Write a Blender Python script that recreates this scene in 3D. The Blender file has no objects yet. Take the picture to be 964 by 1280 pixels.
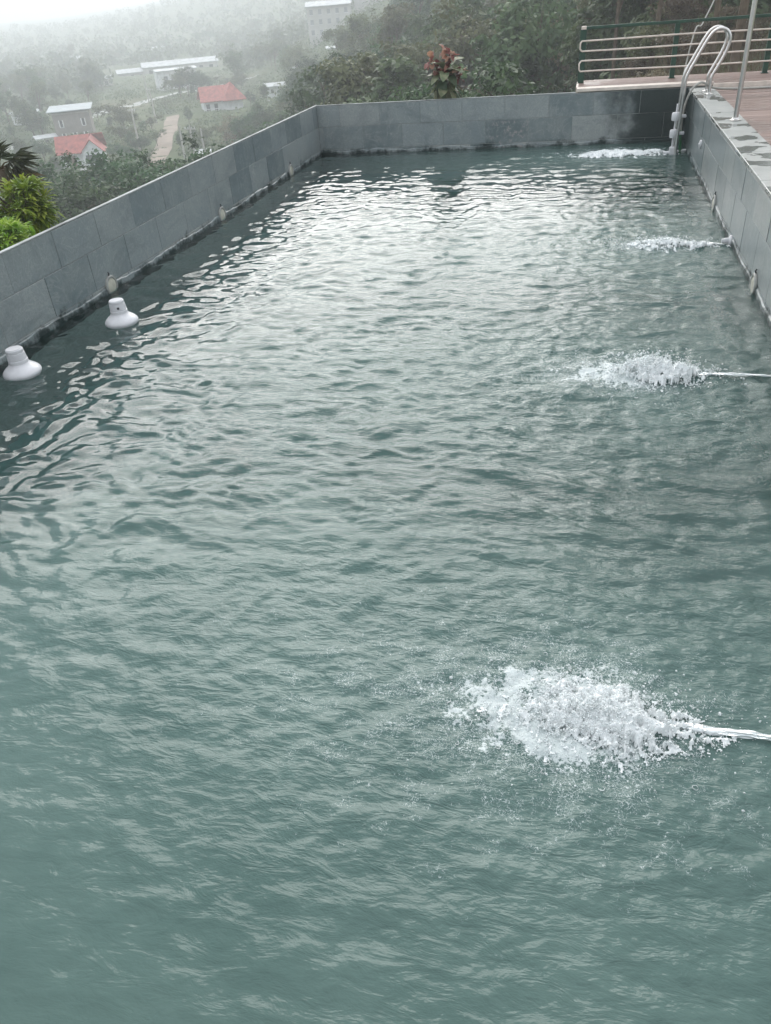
import bpy, bmesh, math, random
import numpy as np
from mathutils import Vector, Matrix
PI = math.pi; R = math.radians
rnd = random.Random(7); rng = np.random.default_rng(11)
SC = bpy.context.scene; COL = SC.collection

# ---------------------------------------------------------------- camera
CAM = np.array([0.0, 0.0, 2.15])
PITCH, YAW, ROLL = R(34.03), R(15.67), R(-4.84)
FW = np.array([-math.sin(YAW)*math.cos(PITCH), math.cos(YAW)*math.cos(PITCH), -math.sin(PITCH)])
_r0 = np.array([math.cos(YAW), math.sin(YAW), 0]); _u0 = np.cross(_r0, FW)
RI = math.cos(ROLL)*_r0 + math.sin(ROLL)*_u0; UP = -math.sin(ROLL)*_r0 + math.cos(ROLL)*_u0
cd = bpy.data.cameras.new('camera'); cam = bpy.data.objects.new('camera', cd); COL.objects.link(cam)
cam.matrix_world = Matrix(((RI[0], UP[0], -FW[0], CAM[0]), (RI[1], UP[1], -FW[1], CAM[1]), (RI[2], UP[2], -FW[2], CAM[2]), (0, 0, 0, 1)))
cd.sensor_fit = 'VERTICAL'; cd.sensor_height = 24.0; cd.lens = 24.0*960.76/1280
cd.clip_start = 0.05; cd.clip_end = 6000
SC.camera = cam

# ---------------------------------------------------------------- world, sun, exposure
SUN_EL, SUN_AZ = R(26), R(-15)          # azimuth from +Y, negative = over the valley on the left
w = bpy.data.worlds.new('World'); SC.world = w; w.use_nodes = True
nt = w.node_tree; nt.nodes.clear()
wo = nt.nodes.new('ShaderNodeOutputWorld'); bg = nt.nodes.new('ShaderNodeBackground')
sky = nt.nodes.new('ShaderNodeTexSky'); sky.sky_type = 'NISHITA'; sky.sun_disc = False
sky.sun_elevation = SUN_EL; sky.sun_rotation = SUN_AZ; sky.air_density = 1.0; sky.dust_density = 4.0; sky.ozone_density = 1.0
hs = nt.nodes.new('ShaderNodeHueSaturation'); hs.inputs['Saturation'].default_value = 0.25
mx = nt.nodes.new('ShaderNodeMix'); mx.data_type = 'RGBA'; mx.inputs['Factor'].default_value = 0.9
mx.inputs['B'].default_value = (7.0, 7.45, 8.0, 1)   # even cloud cover over the clear sky
nt.links.new(sky.outputs[0], hs.inputs['Color']); nt.links.new(hs.outputs[0], mx.inputs['A'])
nt.links.new(mx.outputs['Result'], bg.inputs['Color']); nt.links.new(bg.outputs[0], wo.inputs['Surface'])
bg.inputs['Strength'].default_value = 0.1
sl = bpy.data.lights.new('sun', 'SUN'); sl.energy = 1.9; sl.angle = R(56); sl.color = (1, 0.97, 0.92)
so = bpy.data.objects.new('sun', sl); COL.objects.link(so)
sd = Vector((math.sin(SUN_AZ)*math.cos(SUN_EL), math.cos(SUN_AZ)*math.cos(SUN_EL), math.sin(SUN_EL)))
so.rotation_euler = sd.to_track_quat('Z', 'Y').to_euler(); so.location = (-20, 5, 30)
SC.view_settings.view_transform = 'Standard'; SC.view_settings.look = 'None'
SC.view_settings.exposure = 0.87; SC.view_settings.gamma = 1; SC.view_settings.use_curve_mapping = False
HAZE = 0.0017
SC.cycles.volume_bounces = 5; SC.cycles.max_bounces = 12; SC.cycles.diffuse_bounces = 7; SC.cycles.transparent_max_bounces = 8

# ---------------------------------------------------------------- helpers
def lerp(a, b, t): return a + (b - a)*t
def sstep(a, b, x):
    t = np.clip((x - a)/(b - a), 0, 1); return t*t*(3 - 2*t)
def ray(px, py): return FW + RI*(px - 482)/960.76 - UP*(py - 640)/960.76
def at(px, py, r):                       # world point seen at that spot of the photograph, r metres away on the plan
    d = ray(px, py); return CAM + d*r/math.hypot(d[0], d[1])

_perm = {}
def _hash(ix, iy, seed):
    if seed not in _perm:
        g = np.random.default_rng(seed); _perm[seed] = (g.permutation(512), g.uniform(0, 2*PI, 512))
    p, a = _perm[seed]
    return a[(p[(ix & 511)] + iy) & 511]
def pn(x, y, seed=0):                    # gradient noise, about -0.7..0.7
    ix = np.floor(x).astype(np.int64); iy = np.floor(y).astype(np.int64); fx = x - ix; fy = y - iy
    def g(dx, dy):
        a = _hash(ix + dx, iy + dy, seed); return np.cos(a)*(fx - dx) + np.sin(a)*(fy - dy)
    u = fx**3*(fx*(fx*6 - 15) + 10); v = fy**3*(fy*(fy*6 - 15) + 10)
    return lerp(lerp(g(0, 0), g(1, 0), u), lerp(g(0, 1), g(1, 1), u), v)
def fbm(x, y, seed, oct=4, gain=0.5):
    s = 0; a = 1
    for i in range(oct): s = s + a*pn(x*2**i, y*2**i, seed + i); a *= gain
    return s

def tag(o, label=None, cat=None, group=None, kind=None):
    if label: o['label'] = label
    if cat: o['category'] = cat
    if group: o['group'] = group
    if kind: o['kind'] = kind
    return o
def empty(name, loc=(0, 0, 0), rz=0.0):
    o = bpy.data.objects.new(name, None); COL.objects.link(o); o.location = loc; o.rotation_euler = (0, 0, rz)
    o.empty_display_size = 0.1
    return o
def mesh_obj(name, me, parent=None, loc=(0, 0, 0), rot=(0, 0, 0), scale=(1, 1, 1)):
    o = bpy.data.objects.new(name, me); COL.objects.link(o); o.parent = parent
    o.location = loc; o.rotation_euler = rot; o.scale = scale
    return o
def np_mesh(name, V, F, mat, smooth=False):    # F: (n,3) or (n,4)
    me = bpy.data.meshes.new(name); V = np.asarray(V, np.float32); F = np.asarray(F, np.int32)
    n, k = F.shape
    me.vertices.add(len(V)); me.vertices.foreach_set('co', V.ravel())
    me.loops.add(n*k); me.loops.foreach_set('vertex_index', F.ravel())
    me.polygons.add(n); me.polygons.foreach_set('loop_start', np.arange(0, n*k, k, dtype=np.int32))
    if smooth: me.polygons.foreach_set('use_smooth', np.ones(n, bool))
    me.materials.append(mat); me.update(calc_edges=True); me.validate()
    return me
class MB:
    """collects shapes, builds one mesh"""
    def __init__(s): s.v = []; s.f = []; s.sm = []
    def add(s, v, f, smooth=False):
        b = len(s.v); s.v += [tuple(p) for p in v]; s.f += [tuple(i + b for i in q) for q in f]; s.sm += [smooth]*len(f); return s
    def box(s, x0, x1, y0, y1, z0, z1):
        v = [(x, y, z) for z in (z0, z1) for y in (y0, y1) for x in (x0, x1)]
        return s.add(v, [(0, 2, 3, 1), (4, 5, 7, 6), (0, 1, 5, 4), (2, 6, 7, 3), (0, 4, 6, 2), (1, 3, 7, 5)])
    def cbox(s, x0, x1, y0, y1, z0, z1, c):    # chamfered box
        bm = bmesh.new(); bmesh.ops.create_cube(bm, size=1)
        for p in bm.verts: p.co = Vector(((x0+x1)/2 + p.co.x*(x1-x0), (y0+y1)/2 + p.co.y*(y1-y0), (z0+z1)/2 + p.co.z*(z1-z0)))
        bmesh.ops.bevel(bm, geom=bm.edges[:], offset=c, segments=1, affect='EDGES')
        bm.verts.index_update(); s.add([p.co for p in bm.verts], [[p.index for p in f.verts] for f in bm.faces]); bm.free(); return s
    def poly(s, pts, f=None, smooth=False): return s.add(pts, f or [tuple(range(len(pts)))], smooth)
    def tube(s, pts, rad, n=10, cap=True):
        pts = [Vector(p) for p in pts]; rads = rad if isinstance(rad, (list, tuple)) else [rad]*len(pts)
        v = []; f = []; N = None
        for i, p in enumerate(pts):
            t = (pts[min(i+1, len(pts)-1)] - pts[max(i-1, 0)]).normalized()
            if N is None:
                N = t.orthogonal().normalized()
            else:
                N = (N - t*N.dot(t)).normalized()
            B = t.cross(N)
            for k in range(n):
                a = 2*PI*k/n; v.append(p + (N*math.cos(a) + B*math.sin(a))*rads[i])
        for i in range(len(pts) - 1):
            for k in range(n):
                a, b = i*n + k, i*n + (k+1) % n; f.append((a, b, b + n, a + n))
        if cap: f.append(tuple(range(n))[::-1]); f.append(tuple((len(pts)-1)*n + k for k in range(n)))
        return s.add(v, f, True)
    def lathe(s, prof, n=32, axis='Z', c=(0, 0, 0)):
        v = []; f = []
        for r, z in prof:
            for k in range(n):
                a = 2*PI*k/n; p = (r*math.cos(a), r*math.sin(a), z)
                if axis == 'X': p = (p[2], p[0], p[1])
                v.append((p[0]+c[0], p[1]+c[1], p[2]+c[2]))
        for i in range(len(prof) - 1):
            for k in range(n):
                a, b = i*n + k, i*n + (k+1) % n; f.append((a, b, b + n, a + n))
        f.append(tuple(range(n))[::-1]); f.append(tuple((len(prof)-1)*n + k for k in range(n)))
        return s.add(v, f, True)
    def mesh(s, name, mat):
        me = bpy.data.meshes.new(name); me.from_pydata(s.v, [], s.f); me.materials.append(mat)
        me.polygons.foreach_set('use_smooth', s.sm); me.update()
        return me
    def build(s, name, mat, parent=None, **k):
        o = mesh_obj(name, s.mesh(name, mat), parent, **k)
        if any(s.sm):
            m = o.data
            try: m.set_sharp_from_angle(angle=R(40))
            except Exception: pass
        return o
def smooth_path(pts, n=8):               # Catmull-Rom
    P = [Vector(p) for p in pts]; out = []
    for i in range(len(P) - 1):
        a, b, c, d = P[max(i-1, 0)], P[i], P[i+1], P[min(i+2, len(P)-1)]
        for k in range(n):
            t = k/n; out.append(0.5*((2*b) + (c-a)*t + (2*a-5*b+4*c-d)*t*t + (3*b-a-3*c+d)*t**3))
    return out + [P[-1]]
def copy_tree(o, parent=None):
    c = o.copy(); COL.objects.link(c); c.parent = parent
    for ch in list(o.children): copy_tree(ch, c)
    return c

# ---------------------------------------------------------------- materials
class NT:
    def __init__(s, name):
        s.m = bpy.data.materials.new(name); s.m.use_nodes = True; s.t = s.m.node_tree
        s.b = s.t.nodes['Principled BSDF']; s.out = s.t.nodes['Material Output']
    def n(s, kind, **k):
        x = s.t.nodes.new('ShaderNode' + kind)
        for a, b in k.items():
            if a.startswith('i_'): x.inputs[a[2:].replace('_', ' ')].default_value = b
            else: setattr(x, a, b)
        return x
    def l(s, a, b): s.t.links.new(a, b)
    def pos(s): return s.n('NewGeometry').outputs['Position']
    def obj(s): return s.n('TexCoord').outputs['Object']
    def noise(s, vec, scale, detail=4, rough=0.55, stretch=None, dist=0.0):
        if stretch:
            mp = s.n('Mapping'); mp.inputs['Scale'].default_value = stretch; s.l(vec, mp.inputs['Vector']); vec = mp.outputs[0]
        x = s.n('TexNoise'); x.inputs['Scale'].default_value = scale; x.inputs['Detail'].default_value = detail
        x.inputs['Roughness'].default_value = rough; x.inputs['Distortion'].default_value = dist; s.l(vec, x.inputs['Vector']); return x.outputs[0]
    def ramp(s, fac, stops):
        x = s.n('ValToRGB'); e = x.color_ramp.elements
        for i, (p, c) in enumerate(stops):
            q = e[i] if i < 2 else e.new(p)
            q.position = p; q.color = (*c, 1) if isinstance(c, tuple) else (c, c, c, 1)
        s.l(fac, x.inputs[0]); return x.outputs[0]
    def mix(s, fac, a, b, mode='MIX'):
        x = s.n('Mix', data_type='RGBA', blend_type=mode)
        for key, val in (('Factor', fac), ('A', a), ('B', b)):
            if hasattr(val, 'node'): s.l(val, x.inputs[key])
            elif key == 'Factor': x.inputs[0].default_value = val
            else: x.inputs[key].default_value = (*val, 1)
        return x.outputs['Result']
    def math(s, op, a, b=0.0, clamp=False):
        x = s.n('Math', operation=op); x.use_clamp = clamp
        for i, val in enumerate((a, b)):
            if hasattr(val, 'node'): s.l(val, x.inputs[i])
            else: x.inputs[i].default_value = val
        return x.outputs[0]
    def mapr(s, v, a, b, c=0.0, d=1.0):
        x = s.n('MapRange', interpolation_type='SMOOTHSTEP'); s.l(v, x.inputs['Value'])
        for key, val in (('From Min', a), ('From Max', b), ('To Min', c), ('To Max', d)): x.inputs[key].default_value = val
        return x.outputs[0]
    def xyz(s, v):
        x = s.n('SeparateXYZ'); s.l(v, x.inputs[0]); return x.outputs
    def bump(s, h, strength=0.3, dist=0.01):
        x = s.n('Bump'); x.inputs['Strength'].default_value = strength; x.inputs['Distance'].default_value = dist
        s.l(h, x.inputs['Height']); s.l(x.outputs[0], s.b.inputs['Normal']); return x.outputs[0]
    def set(s, **k):
        for a, b in k.items():
            i = s.b.inputs[a.replace('_', ' ')]
            if hasattr(b, 'node'): s.l(b, i)
            elif isinstance(b, tuple): i.default_value = (*b, 1) if len(b) == 3 else b
            else: i.default_value = b
        return s
def simple(name, col, rough=0.6, metal=0.0, var=0.15, scale=8.0, bump=0.0, spec=0.5):
    s = NT(name); n = s.noise(s.obj(), scale)
    lo = tuple(c*(1-var) for c in col); hi = tuple(min(1, c*(1+var)) for c in col)
    s.set(Base_Color=s.ramp(n, [(0.3, lo), (0.7, hi)]), Roughness=rough, Metallic=metal, Specular_IOR_Level=spec)
    if bump: s.bump(s.noise(s.obj(), scale*4), bump, 0.01)
    return s.m

XL, XR, YN, YF, WT = -4.27, 1.34, 0.25, 13.16, 0.72     # pool: left, right, near, far, wall top above the water

def m_slate():
    s = NT('slate_tile'); P = s.pos(); x, y, z = s.xyz(P)
    r = s.n('ObjectInfo').outputs['Random']
    base = s.ramp(r, [(0.0, (0.11, 0.145, 0.155)), (0.25, (0.19, 0.225, 0.235)), (0.7, (0.255, 0.285, 0.29)), (1.0, (0.31, 0.325, 0.315))])
    cloud = s.noise(P, 2.2, 6, 0.6); streak = s.noise(P, 5.0, 5, 0.65, stretch=(1, 1, 0.22), dist=0.6)
    c = s.mix(s.mapr(cloud, 0.36, 0.66, 0, 0.5), base, (0.33, 0.35, 0.34))
    c = s.mix(s.mapr(streak, 0.55, 0.8, 0, 0.35), c, (0.09, 0.115, 0.115))
    fine = s.noise(P, 60, 3); c = s.mix(s.math('MULTIPLY', s.mapr(fine, 0.3, 0.7), 0.3), c, (0.13, 0.15, 0.15))
    vein = s.math('ABSOLUTE', s.math('SUBTRACT', s.noise(P, 3.3, 7, 0.6, dist=1.6), 0.5)); c = s.mix(s.mapr(vein, 0.0, 0.02, 0.32, 0), c, (0.4, 0.41, 0.39))
    smear = s.noise(P, 1.4, 6, 0.7, stretch=(1, 1, 1.6), dist=1.0); c = s.mix(s.mapr(smear, 0.5, 0.68, 0, 0.45), c, (0.12, 0.15, 0.155))
    # lime bloom blotches
    lime = s.noise(P, 3.1, 7, 0.7); c = s.mix(s.mapr(lime, 0.62, 0.76, 0, 0.6), c, (0.42, 0.43, 0.41))
    patch = s.math('MULTIPLY', s.mapr(s.math('ABSOLUTE', s.math('SUBTRACT', x, -1.2)), 0.22, 0.38, 1, 0), s.mapr(s.math('SUBTRACT', y, 13.0), 0, 0.1))
    patch = s.math('MULTIPLY', patch, s.mapr(z, 0.35, 0.41, 1, 0)); patch = s.math('MULTIPLY', patch, s.mapr(s.noise(P, 17, 7, 0.7), 0.5, 0.66, 0, 0.6))
    c = s.mix(patch, c, (0.45, 0.39, 0.37))
    # damp: a tide line above the water, running up at places; soaked corner by the ladder jet
    tide = s.math('ADD', z, s.math('MULTIPLY', s.math('SUBTRACT', s.noise(P, 3.5, 6, 0.7), 0.5), -0.42))
    damp = s.mapr(tide, -0.02, 0.075, 1, 0)
    cx = s.math('MULTIPLY', s.mapr(s.math('ADD', x, s.math('MULTIPLY', s.noise(P, 3, 5), 1.2)), 0.75, 1.25, 0, 1), s.mapr(s.math('SUBTRACT', y, 0), 11.6, 12.7))
    damp = s.math('MAXIMUM', damp, s.math('MULTIPLY', cx, 0.95))
    jd = s.math('ADD', z, s.math('MULTIPLY', s.noise(P, 1.3, 5), 0.55)); 
    c2 = s.mix(0.93, c, (0.012, 0.022, 0.021))
    c = s.mix(damp, c, c2)
    rough = s.mapr(damp, 0, 1, 0.3, 0.4); s.set(Base_Color=c, Roughness=rough, Specular_IOR_Level=s.mapr(damp, 0, 1, 0.5, 0.08))
    s.bump(s.math('ADD', s.noise(P, 9, 6, 0.6), s.math('MULTIPLY', fine, 0.3)), 0.25, 0.012); return s.m
def m_coping():
    s = NT('coping_stone'); P = s.pos()
    r = s.n('ObjectInfo').outputs['Random']
    c = s.ramp(s.noise(P, 4, 6, 0.6), [(0.3, (0.25, 0.26, 0.25)), (0.7, (0.36, 0.365, 0.345))])
    c = s.mix(s.math('MULTIPLY', r, 0.35), c, (0.22, 0.235, 0.225))
    wet = s.mapr(s.noise(P, 2.3, 4, 0.5), 0.5, 0.56)
    c = s.mix(s.math('MULTIPLY', wet, 0.65), c, (0.1, 0.11, 0.1))
    s.set(Base_Color=c, Roughness=s.mapr(wet, 0, 1, 0.4, 0.1), Specular_IOR_Level=s.mapr(wet, 0, 1, 0.5, 0.6))
    h = s.math('MULTIPLY', s.noise(P, 45, 4), s.mapr(wet, 0, 1, 1, 0.03)); s.bump(h, 0.2, 0.008); return s.m
def m_plank():
    s = NT('deck_board'); P = s.pos(); r = s.n('ObjectInfo').outputs['Random']
    c = s.ramp(r, [(0, (0.14, 0.085, 0.068)), (0.5, (0.21, 0.135, 0.11)), (1, (0.27, 0.18, 0.15))])
    g = s.noise(P, 6, 6, 0.65, stretch=(0.6, 14, 6)); c = s.mix(s.mapr(g, 0.35, 0.75, 0, 0.45), c, (0.13, 0.085, 0.075))
    wet = s.mapr(s.noise(P, 1.1, 5), 0.45, 0.6); c = s.mix(s.math('MULTIPLY', wet, 0.3), c, (0.16, 0.105, 0.09))
    s.set(Base_Color=c, Roughness=s.mapr(wet, 0, 1, 0.6, 0.35)); s.bump(g, 0.25, 0.006); return s.m
def m_terrain():
    s = NT('ground_soil'); P = s.pos()
    a = s.noise(P, 0.03, 6, 0.6); b = s.noise(P, 0.35, 6, 0.65)
    c = s.ramp(a, [(0.35, (0.08, 0.12, 0.05)), (0.55, (0.13, 0.15, 0.075)), (0.75, (0.22, 0.19, 0.13))])
    c = s.mix(s.mapr(b, 0.3, 0.7, 0, 0.6), c, (0.075, 0.085, 0.045)); s.set(Base_Color=c, Roughness=0.95, Specular_IOR_Level=0.1)
    s.bump(b, 0.6, 0.3); return s.m
def m_leaf(name, c0, c1, c2, trans=0.35, scale=0.9, rough=0.5):
    s = NT(name); P = s.obj(); r = s.n('ObjectInfo').outputs['Random']
    c = s.ramp(s.noise(P, scale, 3, 0.6), [(0.35, c0), (0.5, c1), (0.68, c2)])
    h = s.n('HueSaturation'); s.l(s.mapr(r, 0, 1, 0.475, 0.52), h.inputs['Hue']); s.l(s.mapr(r, 0, 1, 0.8, 1.25), h.inputs['Value']); s.l(c, h.inputs['Color'])
    s.set(Base_Color=h.outputs[0], Roughness=rough, Specular_IOR_Level=0.3)
    tr = s.n('BsdfTranslucent'); s.l(h.outputs[0], tr.inputs['Color']); ms = s.n('MixShader'); ms.inputs[0].default_value = trans
    s.l(s.b.outputs[0], ms.inputs[1]); s.l(tr.outputs[0], ms.inputs[2]); s.l(ms.outputs[0], s.out.inputs['Surface']); return s.m
def m_bark(name, c): return simple(name, c, 0.9, var=0.35, scale=5, bump=0.5, spec=0.1)
def m_water():
    s = NT('pool_water'); P = s.pos(); x, y, z = s.xyz(P)
    def attr(n): return s.n('Attribute', attribute_name=n).outputs['Fac']
    milk, foam, chop = attr('milk'), attr('foam'), attr('chop')
    # fine ripple relief, only where the jets stir the water
    n1 = s.noise(P, 13, 4, 0.55, stretch=(0.5, 1.35, 1), dist=0.8); n2 = s.noise(P, 48, 2, 0.6, stretch=(0.6, 1.3, 1))
    h = s.math('MULTIPLY', s.math('ADD', n1, s.math('MULTIPLY', n2, 0.3)), chop)
    bp = s.n('Bump'); bp.inputs['Strength'].default_value = 1.0; bp.inputs['Distance'].default_value = 0.016; s.l(h, bp.inputs['Height'])
    nrm = bp.outputs[0]
    s.set(Base_Color=(0.66, 0.95, 0.92), Roughness=0.025, IOR=1.333, Transmission_Weight=1.0); s.l(nrm, s.b.inputs['Normal'])
    mk = s.n('BsdfPrincipled'); cloud = s.noise(P, 1.3, 5, 0.6)
    mc = s.ramp(cloud, [(0.3, (0.072, 0.128, 0.115)), (0.7, (0.108, 0.172, 0.154))]); s.l(mc, mk.inputs['Base Color'])
    mk.inputs['Roughness'].default_value = 0.05; mk.inputs['IOR'].default_value = 1.333; s.l(nrm, mk.inputs['Normal'])
    m1 = s.n('MixShader'); s.l(milk, m1.inputs[0]); s.l(s.b.outputs[0], m1.inputs[1]); s.l(mk.outputs[0], m1.inputs[2])
    # lace of foam
    vo = s.n('TexVoronoi', feature='DISTANCE_TO_EDGE'); vo.inputs['Scale'].default_value = 110
    wv = s.n('Mix', data_type='VECTOR'); nn = s.n('TexNoise'); nn.inputs['Scale'].default_value = 14; s.l(P, nn.inputs['Vector'])
    wv.inputs[0].default_value = 0.11; s.l(P, wv.inputs['A']); s.l(nn.outputs['Color'], wv.inputs['B']); s.l(wv.outputs['Result'], vo.inputs['Vector'])
    lace = s.mapr(vo.outputs['Distance'], 0.0, 0.09, 1, 0); dens = s.noise(P, 9, 5, 0.7)
    den2 = s.noise(P, 55, 3, 0.6)
    a = s.math('ADD', s.math('MULTIPLY', foam, 1.25), s.math('MULTIPLY', s.math('SUBTRACT', dens, 0.5), 1.7))
    a = s.math('ADD', a, s.math('MULTIPLY', s.math('SUBTRACT', den2, 0.5), 1.0))
    brk = s.mapr(s.noise(P, 120, 2, 0.6), 0.38, 0.56); k = s.math('ADD', s.math('MULTIPLY', s.math('MULTIPLY', s.mapr(a, 0.36, 0.72), lace), brk), s.mapr(a, 0.85, 1.05), clamp=True)
    k = s.math('MULTIPLY', k, s.mapr(foam, 0.02, 0.2), clamp=True)
    fo = s.n('BsdfPrincipled'); fo.inputs['Base Color'].default_value = (0.56, 0.61, 0.61, 1); fo.inputs['Roughness'].default_value = 0.35
    fb = s.n('Bump'); fb.inputs['Strength'].default_value = 0.7; fb.inputs['Distance'].default_value = 0.01; s.l(den2, fb.inputs['Height']); s.l(fb.outputs[0], fo.inputs['Normal'])
    m2 = s.n('MixShader'); s.l(s.math('MULTIPLY', k, 0.85), m2.inputs[0]); s.l(m1.outputs[0], m2.inputs[1]); s.l(fo.outputs[0], m2.inputs[2])
    s.l(m2.outputs[0], s.out.inputs['Surface']); return s.m
def m_foam():
    s = NT('white_water'); P = s.pos()
    n = s.noise(P, 70, 4, 0.65); c = s.ramp(n, [(0.3, (0.8, 0.85, 0.85)), (0.6, (0.93, 0.94, 0.94))])
    s.set(Base_Color=c, Roughness=0.25, Specular_IOR_Level=0.6); s.bump(n, 0.3, 0.006)
    tr = s.n('BsdfTranslucent'); tr.inputs['Color'].default_value = (0.8, 0.86, 0.85, 1)
    ms = s.n('MixShader'); ms.inputs[0].default_value = 0.15
    s.l(s.b.outputs[0], ms.inputs[1]); s.l(tr.outputs[0], ms.inputs[2]); s.l(ms.outputs[0], s.out.inputs['Surface']); return s.m
def m_spout():
    s = NT('jet_stream'); P = s.pos(); n = s.noise(P, 30, 4, 0.6, stretch=(0.25, 2, 2))
    s.set(Base_Color=(0.86, 0.9, 0.91), Roughness=0.1, IOR=1.333, Transmission_Weight=s.mapr(n, 0.35, 0.65, 0.4, 0.97)); s.bump(n, 0.6, 0.01); return s.m
def m_drop():
    s = NT('water_drop'); s.set(Base_Color=(0.9, 0.93, 0.93), Roughness=0.08, IOR=1.333, Transmission_Weight=0.45); return s.m

M = dict(
    slate=m_slate(), coping=m_coping(), plank=m_plank(), soil=m_terrain(), water=m_water(), foam=m_foam(), drop=m_drop(), spout=m_spout(),
    mortar=simple('mortar', (0.27, 0.28, 0.27), 0.85, scale=20, var=0.25, bump=0.3),
    trim=simple('pale_edge', (0.3, 0.315, 0.31), 0.7, scale=3.5, var=0.5),
    pool_floor=simple('pool_floor_tile', (0.03, 0.115, 0.11), 0.6, scale=2.5, var=0.35),
    steel=simple('stainless_steel', (0.62, 0.6, 0.58), 0.28, metal=1.0, scale=20, var=0.08),
    white=simple('white_plastic', (0.66, 0.65, 0.665), 0.35, scale=9, var=0.1),
    dark=simple('dark_print', (0.03, 0.03, 0.035), 0.5),
    lens=simple('light_lens', (0.5, 0.48, 0.4), 0.25, scale=14, var=0.15),
    ring=simple('light_ring', (0.3, 0.3, 0.28), 0.4, scale=12, var=0.3),
    green=simple('green_paint', (0.012, 0.05, 0.03), 0.45, scale=12, var=0.3),
    cream=simple('cream_paint', (0.66, 0.57, 0.5), 0.5, scale=9, var=0.15),
    hose=simple('grey_hose', (0.33, 0.32, 0.29), 0.5, scale=9, var=0.15),
    ghose=simple('green_hose', (0.02, 0.13, 0.05), 0.4, scale=9, var=0.2),
    bark=m_bark('bark', (0.13, 0.1, 0.075)), stem=m_bark('stem', (0.2, 0.14, 0.1)),
    leaf_a=m_leaf('foliage_green', (0.045, 0.075, 0.032), (0.08, 0.125, 0.05), (0.13, 0.175, 0.07)),
    leaf_b=m_leaf('foliage_olive', (0.075, 0.095, 0.044), (0.125, 0.145, 0.065), (0.185, 0.2, 0.095)),
    leaf_u=m_leaf('foliage_undergrowth', (0.05, 0.08, 0.035), (0.1, 0.135, 0.055), (0.17, 0.18, 0.09), scale=0.12),
    leaf_c=m_leaf('foliage_dark', (0.022, 0.052, 0.022), (0.045, 0.092, 0.036), (0.085, 0.145, 0.055)),
    leaf_d=m_leaf('foliage_dry', (0.1, 0.08, 0.05), (0.16, 0.125, 0.08), (0.22, 0.18, 0.12)),
    leaf_n=m_leaf('foliage_bright', (0.045, 0.125, 0.015), (0.19, 0.34, 0.03), (0.4, 0.52, 0.08), trans=0.4, scale=3.5, rough=0.35),
    palm_dark=m_leaf('palm_dark', (0.025, 0.035, 0.02), (0.055, 0.065, 0.035), (0.09, 0.08, 0.045), scale=2.5),
    palm_dry=m_leaf('palm_dry', (0.09, 0.06, 0.03), (0.14, 0.095, 0.05), (0.17, 0.15, 0.06), scale=2.5),
    cop=m_leaf('leaf_copper', (0.24, 0.1, 0.08), (0.36, 0.18, 0.14), (0.46, 0.3, 0.24), scale=5),
    plum=m_leaf('leaf_plum', (0.09, 0.035, 0.03), (0.15, 0.06, 0.05), (0.22, 0.1, 0.08), scale=5),
    sage=m_leaf('leaf_sage', (0.09, 0.12, 0.065), (0.17, 0.19, 0.11), (0.33, 0.31, 0.19), scale=6),
    mossy=m_leaf('leaf_moss', (0.04, 0.075, 0.04), (0.07, 0.11, 0.06), (0.1, 0.14, 0.08), scale=5),
    red=simple('red_roof', (0.4, 0.12, 0.1), 0.75, scale=1.3, var=0.3),
    redw=simple('red_flower', (0.6, 0.05, 0.1), 0.5),
    wallw=simple('white_wall', (0.7, 0.71, 0.72), 0.8, scale=0.9, var=0.18),
    wallb=simple('brick_wall', (0.27, 0.24, 0.22), 0.9, scale=0.9, var=0.2),
    wallp=simple('pale_wall', (0.5, 0.49, 0.46), 0.85, scale=0.6, var=0.12),
    tin=simple('tin_roof', (0.3, 0.34, 0.36), 0.6, scale=0.6, var=0.25),
    tinw=simple('white_sheet_roof', (0.44, 0.46, 0.47), 0.6, scale=0.6, var=0.3),
    glass=simple('dark_window', (0.05, 0.05, 0.055), 0.2, scale=2),
    hazed_pane=simple('hazed_window', (0.28, 0.29, 0.3), 0.2, scale=2),  # window glass lightened for the hillside building: fading by haze put into the colour
    door=simple('brown_door', (0.17, 0.1, 0.075), 0.6, scale=2),
    shutter=simple('white_shutter', (0.75, 0.75, 0.74), 0.6, scale=3),
    conc=simple('concrete', (0.45, 0.43, 0.4), 0.85, scale=1.5, var=0.15),
    road=simple('sandy_road', (0.31, 0.245, 0.195), 0.95, scale=0.25, var=0.18),
    pave=simple('grey_road', (0.42, 0.42, 0.4), 0.9, scale=0.3, var=0.12),
)

# ---------------------------------------------------------------- terrain
def terrain(x, y):
    x = np.asarray(x, float); y = np.asarray(y, float)
    r = np.hypot(x, y); az = np.degrees(np.arctan2(x, y))
    t = sstep(-24, -8, az)*(1 - sstep(60, 110, az)); u = sstep(-4, 5, az)*(1 - sstep(100, 140, az))
    L = lambda k, v: np.interp(r, k, v)
    val = L([0, 14, 30, 75, 500, 700, 1000, 2000], [-5.5, -6, -10, -20, -20, -17, -8, 5])
    hill = L([0, 14, 30, 50, 150, 300, 600, 1000, 2000], [-5, -5, -7, -8.5, -3.5, 6, 18, 24, 24])
    slope = L([0, 13, 17, 28, 60, 150, 300, 1000, 2000], [-4, -4, -1.6, -1.0, 3, 12, 20, 30, 30])
    z = lerp(lerp(val, hill, t), slope, u)
    z = z + 28*sstep(-34, -19, az)*(1 - sstep(30, 70, az))*sstep(430, 900, r)
    k = sstep(15, 60, r)
    return z + k*(fbm(x/45, y/45, 21, 3)*2.2) + sstep(14, 20, r)*fbm(x/5, y/5, 31, 2)*0.25
azs = np.concatenate([np.linspace(-180, -50, 60)[:-1], np.linspace(-50, 20, 260), np.linspace(20, 180, 70)[1:-1]])
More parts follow.
